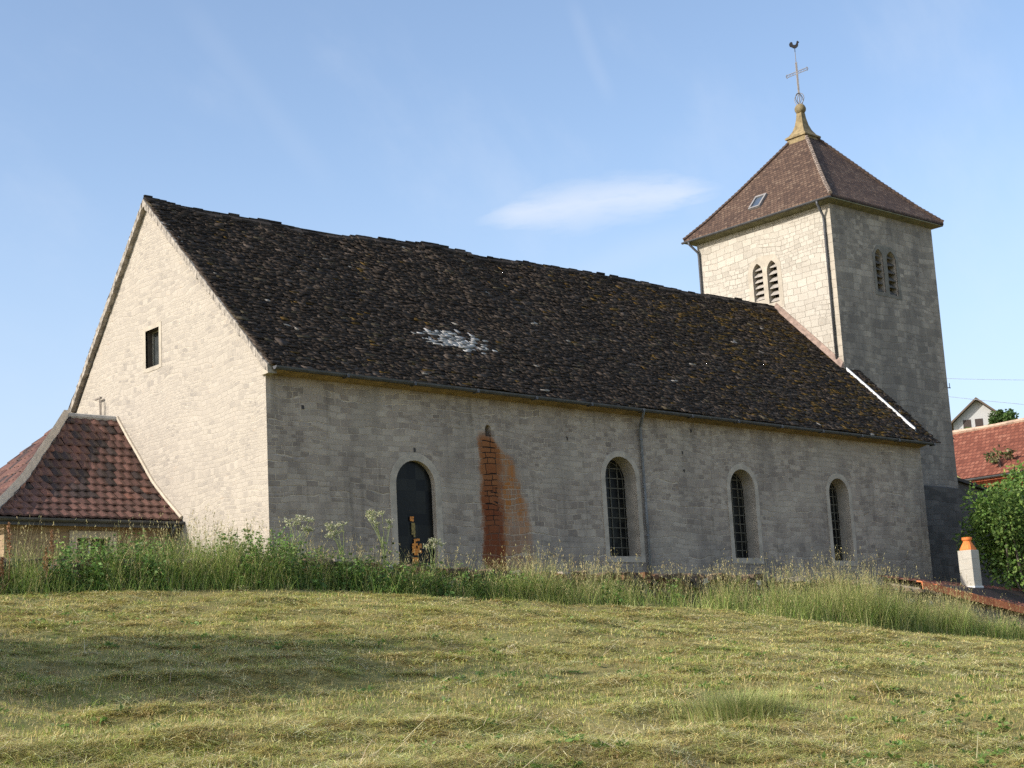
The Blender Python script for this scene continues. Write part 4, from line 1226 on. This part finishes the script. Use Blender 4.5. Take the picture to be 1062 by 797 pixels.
x_, y_, z_ = t.n('ShaderNodeSeparateXYZ', {0: co}).outputs
bd = t.m('FLOOR', t.m('MULTIPLY', y_, 5.0)); wn = t.n('ShaderNodeTexWhiteNoise', {0: t.xyz(bd, 0.0, 0.0)})
fr = t.m('FRACT', t.m('MULTIPLY', y_, 5.0)); gap = t.m('SUBTRACT', 1.0, t.ss(t.m('ABSOLUTE', t.m('SUBTRACT', fr, 0.5)), 0.42, 0.5))
cb_ = t.mix(wn.outputs[0], (0.24, 0.06, 0.028), (0.34, 0.10, 0.045))
cb_ = t.mix(gap, (0.05, 0.015, 0.01), cb_)
finish(t, cb_, 0.85)
mb = MB()
mb.add([(49.15, 11.9, -3), (49.15, -5.7, -3), (49.15, -5.7, 7.05), (49.15, 11.9, 7.05)], [[0, 1, 2, 3]])
mb.add([(49.15, 11.9, -3), (56.8, 11.9, -3), (56.8, 11.9, 7.05), (53, 11.9, 10.0), (49.15, 11.9, 7.05)], [[0, 1, 2, 3, 4]])
mb.add([(49.15, -5.7, -3), (56.8, -5.7, -3), (56.8, -5.7, 7.05), (53, -5.7, 10.0), (49.15, -5.7, 7.05)], [[0, 1, 2, 3, 4]])
mb.add([(56.8, 11.9, -3), (56.8, -5.7, -3), (56.8, -5.7, 7.05), (56.8, 11.9, 7.05)], [[0, 1, 2, 3]])
mb.build('board_wall', mw, barn)

# ------------------------------------------------------------------ white house on the hill
hs = thing('white_house', 'distant white gabled house with a brown roof on the hill behind the barn', 'house', (127, 58, 20))
gc = Vector((124.5, 57.43, 0)); gd = Vector((126.05-122.98, 54.86-59.86, 0)).normalized(); bd_ = Vector((-gd.y, gd.x, 0))
if bd_.x < 0: bd_ = -bd_
def hp(a, d, z): return tuple(gc+gd*a+bd_*d+Vector((0, 0, z)))
hwid = 2.9
mb = MB()
mb.add([hp(-hwid+.35, 0, 17), hp(hwid-.35, 0, 17), hp(hwid-.35, 0, 22.2), hp(0, 0, 24.4), hp(-hwid+.35, 0, 22.2),
        hp(-hwid+.35, 9, 17), hp(hwid-.35, 9, 17), hp(hwid-.35, 9, 22.2), hp(0, 9, 24.4), hp(-hwid+.35, 9, 22.2)],
       [[0, 1, 2, 3, 4], [9, 8, 7, 6, 5], [0, 4, 9, 5], [1, 6, 7, 2], [0, 5, 6, 1]])
mb.build('plaster_wall', plain('white_plaster', (0.45, 0.45, 0.44), 0.9, 0.06), hs)
mb = MB()
for s in (1, -1):
    a = [hp(0, -.7, 24.66), hp(s*(hwid+.1), -.7, 22.1), hp(s*(hwid+.1), 9.6, 22.1), hp(0, 9.6, 24.66)]
    mb.add(a+[(p[0], p[1], p[2]-.22) for p in a], [[0, 1, 2, 3], [4, 7, 6, 5], [0, 4, 5, 1], [1, 5, 6, 2], [2, 6, 7, 3], [3, 7, 4, 0]])
mb.build('roof', plain('brown_house_roof', (0.12, 0.09, 0.065), 0.9, 0.2), hs)
for a0 in (-1.55, -0.35):
    mb = MB()
    mb.add([hp(a0, -.03, 21.2), hp(a0+.8, -.03, 21.2), hp(a0+.8, -.03, 22.45), hp(a0, -.03, 22.45), hp(a0, .1, 21.2), hp(a0+.8, .1, 21.2), hp(a0+.8, .1, 22.45), hp(a0, .1, 22.45)],
           [[0, 1, 2, 3], [4, 7, 6, 5], [0, 4, 5, 1], [1, 5, 6, 2], [2, 6, 7, 3], [3, 7, 4, 0]])
    mb.build('window', plain('brown_shutter', (0.06, 0.045, 0.04), 0.8), hs)

# power lines
def wire(p0, p1, sag, name_label):
    p0, p1 = Vector(p0), Vector(p1)
    d = (p1-p0); a, b = p0-d*2.0, p1+d*2.0
    mb = MB(); mb.tube([a.lerp(b, f)+Vector((0, 0, -sag*4*f*(1-f)+sag)) for f in np.linspace(0, 1, 24)], 0.014, 5)
    tag(mb.build('power_line', plain('grey_cable', (0.3, 0.32, 0.36), 0.6)), name_label, 'power line', 'power lines right of the tower')
wire((64.11, 21.99, 15.2), (66.36, 18.26, 14.64), 0.3, 'upper thin power line crossing the sky right of the tower')
wire((64.05, 22.08, 14.06), (66.28, 18.4, 13.13), 0.4, 'lower thin power line crossing the sky just above the white house roof')

# ------------------------------------------------------------------ plants
def blades(P, L_, W_, head, lean, curve, cols, segs=3, tipw=0.25):
    """ribbons: P (N,3) roots; lean = start angle from vertical, curve = extra bend towards the tip"""
    N = len(P); pts = np.zeros((N, segs+1, 3)); pts[:, 0] = P
    hx, hy = np.cos(head), np.sin(head)
    for k in range(segs):
        ang = lean+curve*(k+0.5)/segs
        st = L_/segs
        pts[:, k+1, 0] = pts[:, k, 0]+np.sin(ang)*hx*st
        pts[:, k+1, 1] = pts[:, k, 1]+np.sin(ang)*hy*st
        pts[:, k+1, 2] = pts[:, k, 2]+np.cos(ang)*st
    side = np.stack([-hy, hx, np.zeros(N)], -1)
    tw = rng.uniform(-0.7, 0.7, N)
    side[:, 0] += tw*hx*0.5; side[:, 1] += tw*hy*0.5
    w_ = W_[:, None]*np.linspace(1, tipw, segs+1)[None]
    a = pts-side[:, None]*w_[..., None]*0.5; b = pts+side[:, None]*w_[..., None]*0.5
    v = np.stack([a, b], 2).reshape(N*(segs+1)*2, 3)
    base = np.arange(N)[:, None]*(segs+1)*2
    f = np.concatenate([np.stack([base[:, 0]+2*k, base[:, 0]+2*k+1, base[:, 0]+2*k+3, base[:, 0]+2*k+2], -1) for k in range(segs)])
    c = np.repeat(cols, (segs+1)*2, axis=0)
    return v, f, c
def leaves(P, S, dirs, cols, aspect=0.55):
    """small rhombic leaves: P centres, S sizes, dirs (N,3) axis"""
    N = len(P)
    d = dirs/np.linalg.norm(dirs, axis=1, keepdims=True)
    r = rng.normal(size=(N, 3)); s = np.cross(d, r); s /= np.linalg.norm(s, axis=1, keepdims=True)
    n_ = np.cross(d, s)
    a = P-d*S[:, None]*0.5; b = P+s*S[:, None]*aspect*0.5+n_*S[:, None]*0.06; c = P+d*S[:, None]*0.5; e = P-s*S[:, None]*aspect*0.5+n_*S[:, None]*0.06
    v = np.stack([a, b, c, e], 1).reshape(-1, 3)
    f = np.arange(N*4).reshape(N, 4)
    return v, f, np.repeat(cols, 4, axis=0)
def merge(parts):
    V, F, C, o = [], [], [], 0
    for v, f, c in parts: V.append(v); F.append(f+o); C.append(c); o += len(v)
    return np.concatenate(V), np.concatenate(F), np.concatenate(C)
def palette(N, pal, var=0.25):
    pal = np.array(pal); c = pal[rng.integers(0, len(pal), N)]
    return np.clip(c*rng.uniform(1-var, 1+var, (N, 1))*rng.uniform(0.93, 1.07, (N, 3)), 0, 1)

STRAW_0 = [(.64, .55, .25), (.56, .46, .19), (.68, .60, .32), (.50, .39, .16)]
HAYGREEN_0 = [(.36, .36, .11), (.44, .41, .14), (.29, .32, .08), (.50, .44, .17)]
GREEN_0 = [(.19, .27, .055), (.23, .31, .07), (.15, .22, .042)]

STRAW = [(a*1.14, b*1.1, c_*1.05) for a, b, c_ in STRAW_0]; HAYGREEN = [(a*1.22, b*1.15, c_*1.1) for a, b, c_ in HAYGREEN_0]; GREEN = [(a*1.25, b*1.18, c_*1.1) for a, b, c_ in GREEN_0]
# mown meadow: short stubble, then mats of cut hay lying over it in loose rows, then small weeds
cxn, cyn = CAM_POS.x, CAM_POS.y
def wedge(n, r0, r1, spread=0.41):
    ang = rng.uniform(YAW-spread, YAW+spread+.02, n)
    rr = np.exp(rng.uniform(math.log(r0), math.log(r1), n))
    x, y = cxn+rr*np.cos(ang), cyn+rr*np.sin(ang)
    keep = (y < edge_y(x)+0.4+0.25*rng.normal(size=n)) & (x < 24)
    return x[keep], y[keep], rr[keep]
px, py, rr = wedge(300000, 9.0, 47.0)
N = len(px); far = np.clip(rr/14.0, 0.8, 2.4)
strk = vnoise(px, py, .9, 24)*.5+vnoise(px, py, .28, 25)*.5
cs = np.where((rng.random(N) < .3)[:, None], palette(N, STRAW), np.where((rng.random(N) < np.clip(strk*1.6-.45, 0, .9))[:, None], palette(N, GREEN, .35), palette(N, HAYGREEN, .3)))
brn = np.clip((vnoise(px, py, 1.3, 27)*.55+vnoise(px, py, .35, 28)*.45-.5)*3.0, 0, 1)*(rng.random(N) < .7)
cs = cs*(1-brn[:, None])+palette(N, [(.36, .26, .10), (.43, .33, .14), (.28, .20, .08)], .3)*brn[:, None]
A = blades(np.stack([px, py, ground_z(px, py)-.01], -1), rng.uniform(.025, .07, N)*(.5+.9*strk), rng.uniform(.004, .008, N)*far, rng.uniform(0, 6.283, N), rng.uniform(0, .8, N), rng.uniform(0, 1.0, N), cs, 2, .35)
# mats: every mat has its own direction, tint and thickness
mx_, my_, mr = wedge(27000, 9.0, 46.0)
keep = rng.random(len(mx_)) < np.clip(.32+.5*swath(mx_, my_)+1.5*(vnoise(mx_, my_, 1.6, 71)*.6+vnoise(mx_, my_, .5, 72)*.4-.45), .08, 1)
mx_, my_, mr = mx_[keep], my_[keep], mr[keep]
K = 44; nm_ = len(mx_)
mdir = rng.uniform(0, 6.283, nm_); mrad = rng.uniform(.06, .22, nm_)*np.clip(mr/16, .8, 1.8); mh = rng.uniform(.01, .06, nm_)*(1+.7*swath(mx_, my_))*(1+2.2*(rng.random(nm_) < .05))
mtint = palette(nm_, [(.76, .68, .33), (.69, .59, .25), (.64, .60, .22), (.55, .56, .17), (.44, .51, .13), (.80, .73, .42), (.56, .43, .17)], .18)
ii = np.repeat(np.arange(nm_), K); N = len(ii)
r_ = np.sqrt(rng.random(N)); a_ = rng.uniform(0, 6.283, N)
ox_, oy_ = r_*np.cos(a_)*mrad[ii]*1.35, r_*np.sin(a_)*mrad[ii]*.8
ca_, sa_ = np.cos(mdir[ii]), np.sin(mdir[ii])
px, py = mx_[ii]+ox_*ca_-oy_*sa_, my_[ii]+ox_*sa_+oy_*ca_
far = np.clip(mr[ii]/14.0, .8, 2.4)
cs = mtint[ii]*rng.uniform(.6, 1.3, (N, 1))
pz = ground_z(px, py)+mh[ii]*(1-r_**2)*rng.random(N)+.008
hd = mdir[ii]+rng.normal(size=N)*.75+np.where(rng.random(N) < .5, 0, math.pi)
B = blades(np.stack([px, py, pz], -1), rng.uniform(.05, .20, N), rng.uniform(.0045, .0085, N)*far, hd, rng.uniform(1.38, 1.72, N), rng.uniform(-.3, .45, N), cs, 2, .45)
keepm = py < edge_y(px)+.5
v, f, c = merge([A, B])
go = mesh_np('mown_grass', v, f, M_grass, c)
tag(go, 'cut hay and short stubble covering the sloping meadow', 'grass', kind='stuff')
px, py, rr = wedge(700, 9.3, 30.0)
keep = vnoise(px, py, 1.4, 73) > .5
px, py = px[keep], py[keep]; n_ = len(px); K = 11; ii = np.repeat(np.arange(n_), K)
dd = rng.normal(size=(n_*K, 3))*np.array([1, 1, .35])+np.array([0, 0, .25])
P = np.stack([px[ii], py[ii], ground_z(px[ii], py[ii])+.03], -1)+dd*.035
v, f, c = leaves(P, rng.uniform(.03, .075, n_*K), dd, palette(n_*K, [(.13, .22, .045), (.17, .26, .06), (.10, .175, .035)], .25), .5)
tag(mesh_np('low_weeds', v, f, M_leaf, c), 'small green clover and weed leaves sprouting through the cut hay', 'weeds', kind='stuff')
# loose long straws lying about
Ns = 900
ang = rng.uniform(YAW-0.36, YAW+0.36, Ns); rr = np.exp(rng.uniform(math.log(10), math.log(28), Ns))
px, py = cxn+rr*np.cos(ang), cyn+rr*np.sin(ang); keep = py < edge_y(px)-0.3; px, py = px[keep], py[keep]; N = len(px)
v, f, c = blades(np.stack([px, py, ground_z(px, py)+0.05], -1), rng.uniform(0.2, 0.55, N), rng.uniform(.005, .008, N), rng.uniform(0, 6.28, N), rng.uniform(1.1, 1.6, N), rng.uniform(-.2, .5, N), palette(N, [(.5, .43, .26), (.42, .35, .2)]), 2, 0.6)
tag(mesh_np('loose_straw', v, f, M_grass, c), 'long pale loose straws lying on the mown meadow', 'straw', kind='stuff')

# the unmown strip in front of the wall: tall grass
def strip_depth(x): return edge_y(x)
NT_ = 120000
px = rng.uniform(-16, 24.5, NT_); ye = edge_y(px)+0.12*rng.normal(size=NT_)+0.35*(vnoise(px, px*0, 1.3, 31)-.5)
f_ = rng.random(NT_); py = ye+(-4.55-ye)*f_
clump = vnoise(px, py, 0.55, 33)*0.65+vnoise(px, py, 1.7, 34)*0.35
west = np.clip((3.0-px)/3.0, 0, 1)
keep = rng.random(NT_) < np.clip((clump-0.22)*2.4, 0.08, 1)*np.where(px < 2, 0.62, 1.0)
# thinner gap where the wall shows
gap = np.exp(-((px-7.6)/1.5)**2)+0.7*np.exp(-((px-4.3)/0.5)**2)
keep &= rng.random(NT_) > 0.72*gap*(clump < 0.62)
px, py, f_, clump, west = px[keep], py[keep], f_[keep], clump[keep], west[keep]
N = len(px)
hgt = np.interp(px, [-16, -9, -4, 0, 3.5, 6, 8.5, 9.8, 13, 17, 20, 24], [.95, .95, .95, .85, .9, .95, .82, 1.2, 1.32, 1.05, .7, .25])
hgt = hgt*(0.35+1.1*clump)*rng.uniform(0.45, 1.2, N)*np.where((f_ < .12) & (px < 9), .55, 1)
stalk = rng.random(N) < np.where(px < 3, .17, .25)
hgt = np.where(stalk, hgt*1.12, hgt*0.9)
gsel = rng.random(N) < np.clip(0.42+0.5*(0.55-clump)+0.25*west, .15, .9)
cs = np.where(stalk[:, None], palette(N, [(.40, .36, .15), (.46, .40, .19), (.34, .35, .12)]), np.where(gsel[:, None], palette(N, [(.20, .30, .06), (.26, .35, .08), (.17, .26, .05)], .3), palette(N, [(.40, .43, .14), (.48, .47, .18), (.33, .39, .105)], .3)))
P = np.stack([px, py, ground_z(px, py)-0.02], -1)
hd = rng.uniform(0, 6.283, N); lean = rng.uniform(0, .28, N)
curve = np.where(stalk, rng.uniform(.1, .6, N), rng.uniform(.4, 1.9, N))
A = blades(P, hgt, np.where(stalk, rng.uniform(.005, .008, N), rng.uniform(.008, .016, N)), hd, lean, curve, cs, 4, 0.2)
# seed heads on the stalks
si = np.where(stalk & (rng.random(N) < .5))[0]
vv_ = A[0].reshape(N, 5, 2, 3)
tip = vv_[si, 4].mean(1)
hP = []; 
nh = 4
pp = np.repeat(tip, nh, axis=0)+rng.normal(size=(len(si)*nh, 3))*np.array([.014, .014, .07])
B = leaves(pp, rng.uniform(.03, .07, len(pp)), np.stack([rng.normal(size=len(pp))*.4, rng.normal(size=len(pp))*.4, np.ones(len(pp))], -1), palette(len(pp), [(.42, .37, .17), (.48, .42, .21), (.36, .29, .13)]), 0.25)
v, f, c = merge([A, B])
tag(mesh_np('tall_grass', v, f, M_grass, c), 'strip of tall unmown grass with seed heads along the dry stone wall', 'grass', kind='stuff')

# nettles and herbs: leafy stems, mostly in the left half
stems = []; lv = []
NS = 2300
px = np.concatenate([rng.uniform(-16, 3.6, 1900), rng.uniform(3.6, 22, NS-1900)]); ye = edge_y(px)
f_ = rng.random(NS)**0.8; py = ye+0.08+(-4.6-ye)*f_
cl_ = vnoise(px, py, 0.8, 41)
keep = np.where(px < 3.6, cl_ > 0.2, cl_ > 0.66)
px, py, cl_ = px[keep], py[keep], cl_[keep]; N = len(px)
hh = np.interp(px, [-16, -8, -5.5, -3.5, -1, 2, 4, 22], [.85, .85, .95, .95, .72, .68, .6, .55])*rng.uniform(.55, 1.2, N)*(0.75+.45*cl_)
P0 = np.stack([px, py, ground_z(px, py)-.02], -1)
A = blades(P0, hh, np.full(N, .010), rng.uniform(0, 6.28, N), rng.uniform(0, .15, N), rng.uniform(0, .4, N), palette(N, [(.10, .14, .04), (.13, .12, .05)]), 4, .6)
ap = A[0].reshape(N, 5, 2, 3).mean(2)
nl = 26
tt = rng.uniform(0.08, 1.0, (N, nl)); seg = np.minimum((tt*4).astype(int), 3); fr_ = tt*4-seg
ii = np.arange(N)[:, None]
pos = ap[ii, seg]*(1-fr_[..., None])+ap[ii, seg+1]*fr_[..., None]
az = rng.uniform(0, 6.28, (N, nl)); out = np.stack([np.cos(az), np.sin(az), rng.uniform(-.7, .25, (N, nl))], -1)
ls = rng.uniform(.06, .125, (N, nl))*(1.25-.55*tt)
pos = pos+out*ls[..., None]*0.65
pc = palette(N, [(.11, .195, .04), (.14, .24, .05), (.19, .28, .065), (.085, .155, .033)], .3)
cc_ = np.repeat(pc, nl, axis=0)*rng.uniform(.75, 1.3, (N*nl, 1))
B = leaves(pos.reshape(-1, 3), ls.ravel(), out.reshape(-1, 3), cc_, .55)
v, f, c = merge([A, B])
tag(mesh_np('nettle_bed', v, f, M_leaf, c), 'dense dark green nettles and herbs growing in front of the annexe', 'nettles', kind='stuff')

# single tall plants that can be told apart
def umbellifer(x, y, h, label, n=5, spread=0.35):
    z0 = float(ground_z(x, y))
    mb = MB(); flo = []
    stem_c = (.20, .24, .09)
    V_ = []; 
    tops = []
    mb.tube([(x, y, z0), (x+.03, y, z0+h*.5), (x+.02, y+.02, z0+h*.75)], [.014, .010, .008], 5)
    for i in range(n):
        a = rng.uniform(0, 6.28); s0 = rng.uniform(.35, .75); r_ = spread*rng.uniform(.4, 1)
        p0 = Vector((x+.03, y, z0+h*s0)); p1 = p0+Vector((math.cos(a)*r_*.6, math.sin(a)*r_*.6, (h-h*s0)*.6)); p2 = Vector((x+math.cos(a)*r_, y+math.sin(a)*r_, z0+h*rng.uniform(.85, 1.05)))
        mb.tube([p0, p1, p2], [.007, .006, .005], 4)
        for k in range(9):
            b = rng.uniform(0, 6.28); q = p2+Vector((math.cos(b)*.1*rng.random()**.5, math.sin(b)*.1*rng.random()**.5, .05+rng.normal()*.012))
            mb.tube([p2, q], .0035, 3); tops.append(q)
    o = mb.build('umbel_plant', plain('green_stem', stem_c, .8))
    tag(o, label, 'wild plant', 'tall umbel plants in front of the church')
    for i in range(n):
        T = np.repeat(np.array([tuple(p) for p in tops[i*9:i*9+9]]), 7, axis=0)+rng.normal(size=(63, 3))*.022
        v, f, c = leaves(T, rng.uniform(.02, .04, len(T)), rng.normal(size=(len(T), 3)), palette(len(T), [(.42, .42, .24), (.30, .33, .15), (.5, .48, .33)]), .8)
        par(mesh_np('blossoms', v, f, M_leaf, c), o)
    T = np.array([[x+rng.normal()*.16, y+rng.normal()*.12, z0+rng.uniform(.1, .7)*h] for _ in range(40)])
    v, f, c = leaves(T, rng.uniform(.07, .14, 40), rng.normal(size=(40, 3)), palette(40, [(.09, .14, .035), (.13, .18, .05)]), .5)
    lf = mesh_np('foliage', v, f, M_leaf, c); par(lf, o)
umbellifer(-0.92, -5.65, 1.62, 'tall branching umbel plant in front of the dark arched doorway', 9, .42)
umbellifer(-3.0, -5.5, 1.30, 'branching umbel plant in front of the corner of the gable and the long wall', 8, .45)
umbellifer(-1.9, -5.6, 1.28, 'slender umbel plant between the building corner and the dark doorway', 7, .35)
umbellifer(0.2, -5.8, 1.12, 'short umbel plant just right of the dark doorway', 6, .3)
def dock(x, y, h, label):
    z0 = float(ground_z(x, y))
    mb = MB(); mb.tube([(x, y, z0), (x+.02, y, z0+h*.6), (x+.01, y, z0+h)], [.012, .008, .004], 5)
    o = mb.build('dock_plant', plain('rusty_stem', (.22, .13, .06), .8)); tag(o, label, 'dock plant', 'rusty dock plants at the left end')
    n = 150
    tt = rng.uniform(.5, 1, n); T = np.stack([x+rng.normal(size=n)*.04*(1.3-tt), y+rng.normal(size=n)*.04*(1.3-tt), z0+h*tt], -1)
    v, f, c = leaves(T, rng.uniform(.025, .05, n), rng.normal(size=(n, 3))+np.array([0, 0, 1.]), palette(n, [(.30, .14, .07), (.25, .13, .06), (.33, .19, .09)]), .7)
    par(mesh_np('blossom_sprays', v, f, M_leaf, c), o)
    T = np.array([[x+rng.normal()*.08, y+rng.normal()*.08, z0+rng.uniform(.05, .4)*h] for _ in range(14)])
    v, f, c = leaves(T, rng.uniform(.15, .25, 14), rng.normal(size=(14, 3))+np.array([0, 0, .8]), palette(14, [(.10, .14, .04), (.16, .14, .05)]), .3)
    par(mesh_np('foliage', v, f, M_leaf, c), o)
dock(-9.03, -5.95, 1.22, 'tallest rusty dock plant at the far left edge'); dock(-8.50, -6.25, .78, 'low rusty dock plant between the two taller ones at left')
dock(-8.14, -5.7, 1.10, 'second rusty dock plant below the pale hip of the annexe roof'); dock(-9.3, -6.3, .62, 'shortest rusty dock plant close to the mown edge at far left')

# green tuft left standing in the mown field
N = 2600
a = rng.uniform(0, 6.28, N); r_ = np.abs(rng.normal(size=N))*.24
tx_, ty_ = -8.9+r_*np.cos(a)*1.7, -21.75+r_*np.sin(a)*.9
v, f, c = blades(np.stack([tx_, ty_, ground_z(tx_, ty_)], -1), rng.uniform(.14, .34, N), rng.uniform(.004, .008, N), a+rng.normal(size=N)*.6, rng.uniform(.1, .5, N), rng.uniform(.4, 1.5, N), palette(N, [(.30, .35, .11), (.38, .40, .15), (.24, .30, .08), (.46, .42, .19)]), 3, .2)
tag(mesh_np('grass_tuft', v, f, M_grass, c), 'uncut green grass tuft standing in the mown meadow at lower right', 'grass tuft')

def shrub(name, label, cat, base, crown_c, rad, nleaf, lsize, pal, group=None, trunk=True, nlobes=16, stems=5):
    o = thing(name, label, cat, base, group)
    bx_, by_, bz_ = base; C0 = np.array(crown_c); rad = np.array(rad)
    lob = []
    while len(lob) < nlobes:
        p = rng.uniform(-1, 1, 3)
        if np.linalg.norm(p) < 1: lob.append((C0+p*rad*.86, rng.uniform(.16, .46)))
    if trunk:
        mb = MB()
        for i in range(min(stems, nlobes)):
            q = Vector(lob[i][0]); b0 = Vector(base)+Vector((rng.normal()*.08, rng.normal()*.08, -.2))
            mid = b0.lerp(q, .5)+Vector((rng.normal()*.12, rng.normal()*.12, .1))
            rr_ = .018*float(rad.mean())+.02
            mb.tube([b0, mid, q], [rr_*1.6, rr_, rr_*.35], 6)
        mb.build('trunk', M_wood, o)
    per = nleaf//nlobes; PP = []; CC = []; DD = []
    for c0, r0 in lob:
        d = rng.normal(size=(per, 3)); d /= np.linalg.norm(d, axis=1, keepdims=True)
        rr_ = r0*(rng.random(per)**.45)[:, None]*(1+.35*(vnoise(d[:, 0]*3, d[:, 1]*3+d[:, 2]*2, 1.0, 51)[:, None]-.5))
        PP.append(c0+d*rr_*rad*1.0); DD.append(d+rng.normal(size=(per, 3))*.6+np.array([0, 0, -.25]))
        tint = rng.uniform(.75, 1.3)
        CC.append(palette(per, pal, .28)*tint)
    PP = np.concatenate(PP); DD = np.concatenate(DD); CC = np.concatenate(CC)
    v, f, c = leaves(PP, rng.uniform(.7, 1.3, len(PP))*lsize, DD, CC, .6)
    mesh_np('crown', v, f, M_leaf, c, o)
    return o
shrub('elder_bush', 'bright green leafy bush behind the chimney at the right edge', 'bush', (29.6, -2.0, -1.5), (29.6, -2.05, 2.1), (2.55, 1.65, 2.6), 21000, .135,
      [(.11, .19, .036), (.14, .235, .046), (.08, .15, .028), (.19, .275, .065)], nlobes=40, stems=8)
shrub('roof_creeper', 'straggling creeper growing over the barn eaves', 'creeper', (48.6, 9.6, 3.0), (49.9, 10.3, 7.6), (1.0, 1.2, .8), 380, .2,
      [(.14, .15, .05), (.19, .16, .08), (.10, .13, .04)], nlobes=10, stems=4)
shrub('garden_bush', 'round dark bush on the hill hiding the right part of the white house', 'bush', (124.6, 54.8, 19.2), (124.6, 54.9, 21.9), (1.5, 1.9, 1.3), 2200, .34, [(.05, .10, .02), (.075, .13, .03)], 'garden bushes by the white house', nlobes=14, stems=3)
shrub('garden_bush', 'low pale green bush in front of the white house windows', 'bush', (122.6, 57.2, 18.8), (122.6, 57.4, 20.9), (1.2, 1.6, .7), 1200, .3, [(.10, .17, .035), (.13, .2, .05)], 'garden bushes by the white house', nlobes=9, stems=3)
shrub('garden_tree', 'small distant tree top on the hill at the right edge', 'tree', (127.5, 51.6, 17.5), (127.4, 51.5, 22.1), (1.5, 1.6, 1.6), 1500, .32, [(.10, .15, .04), (.14, .19, .06)], nlobes=12, stems=3)
# the tree beyond the left edge whose shadow lies across the meadow
shrub('field_tree', 'small broad tree beyond the left edge shading the mown meadow', 'tree', (-21.0, -13.1, -.95), (-20.9, -13.1, 3.55), (2.8, 3.7, 2.9), 26000, .16, [(.07, .12, .025), (.09, .15, .035)], nlobes=26, stems=7)
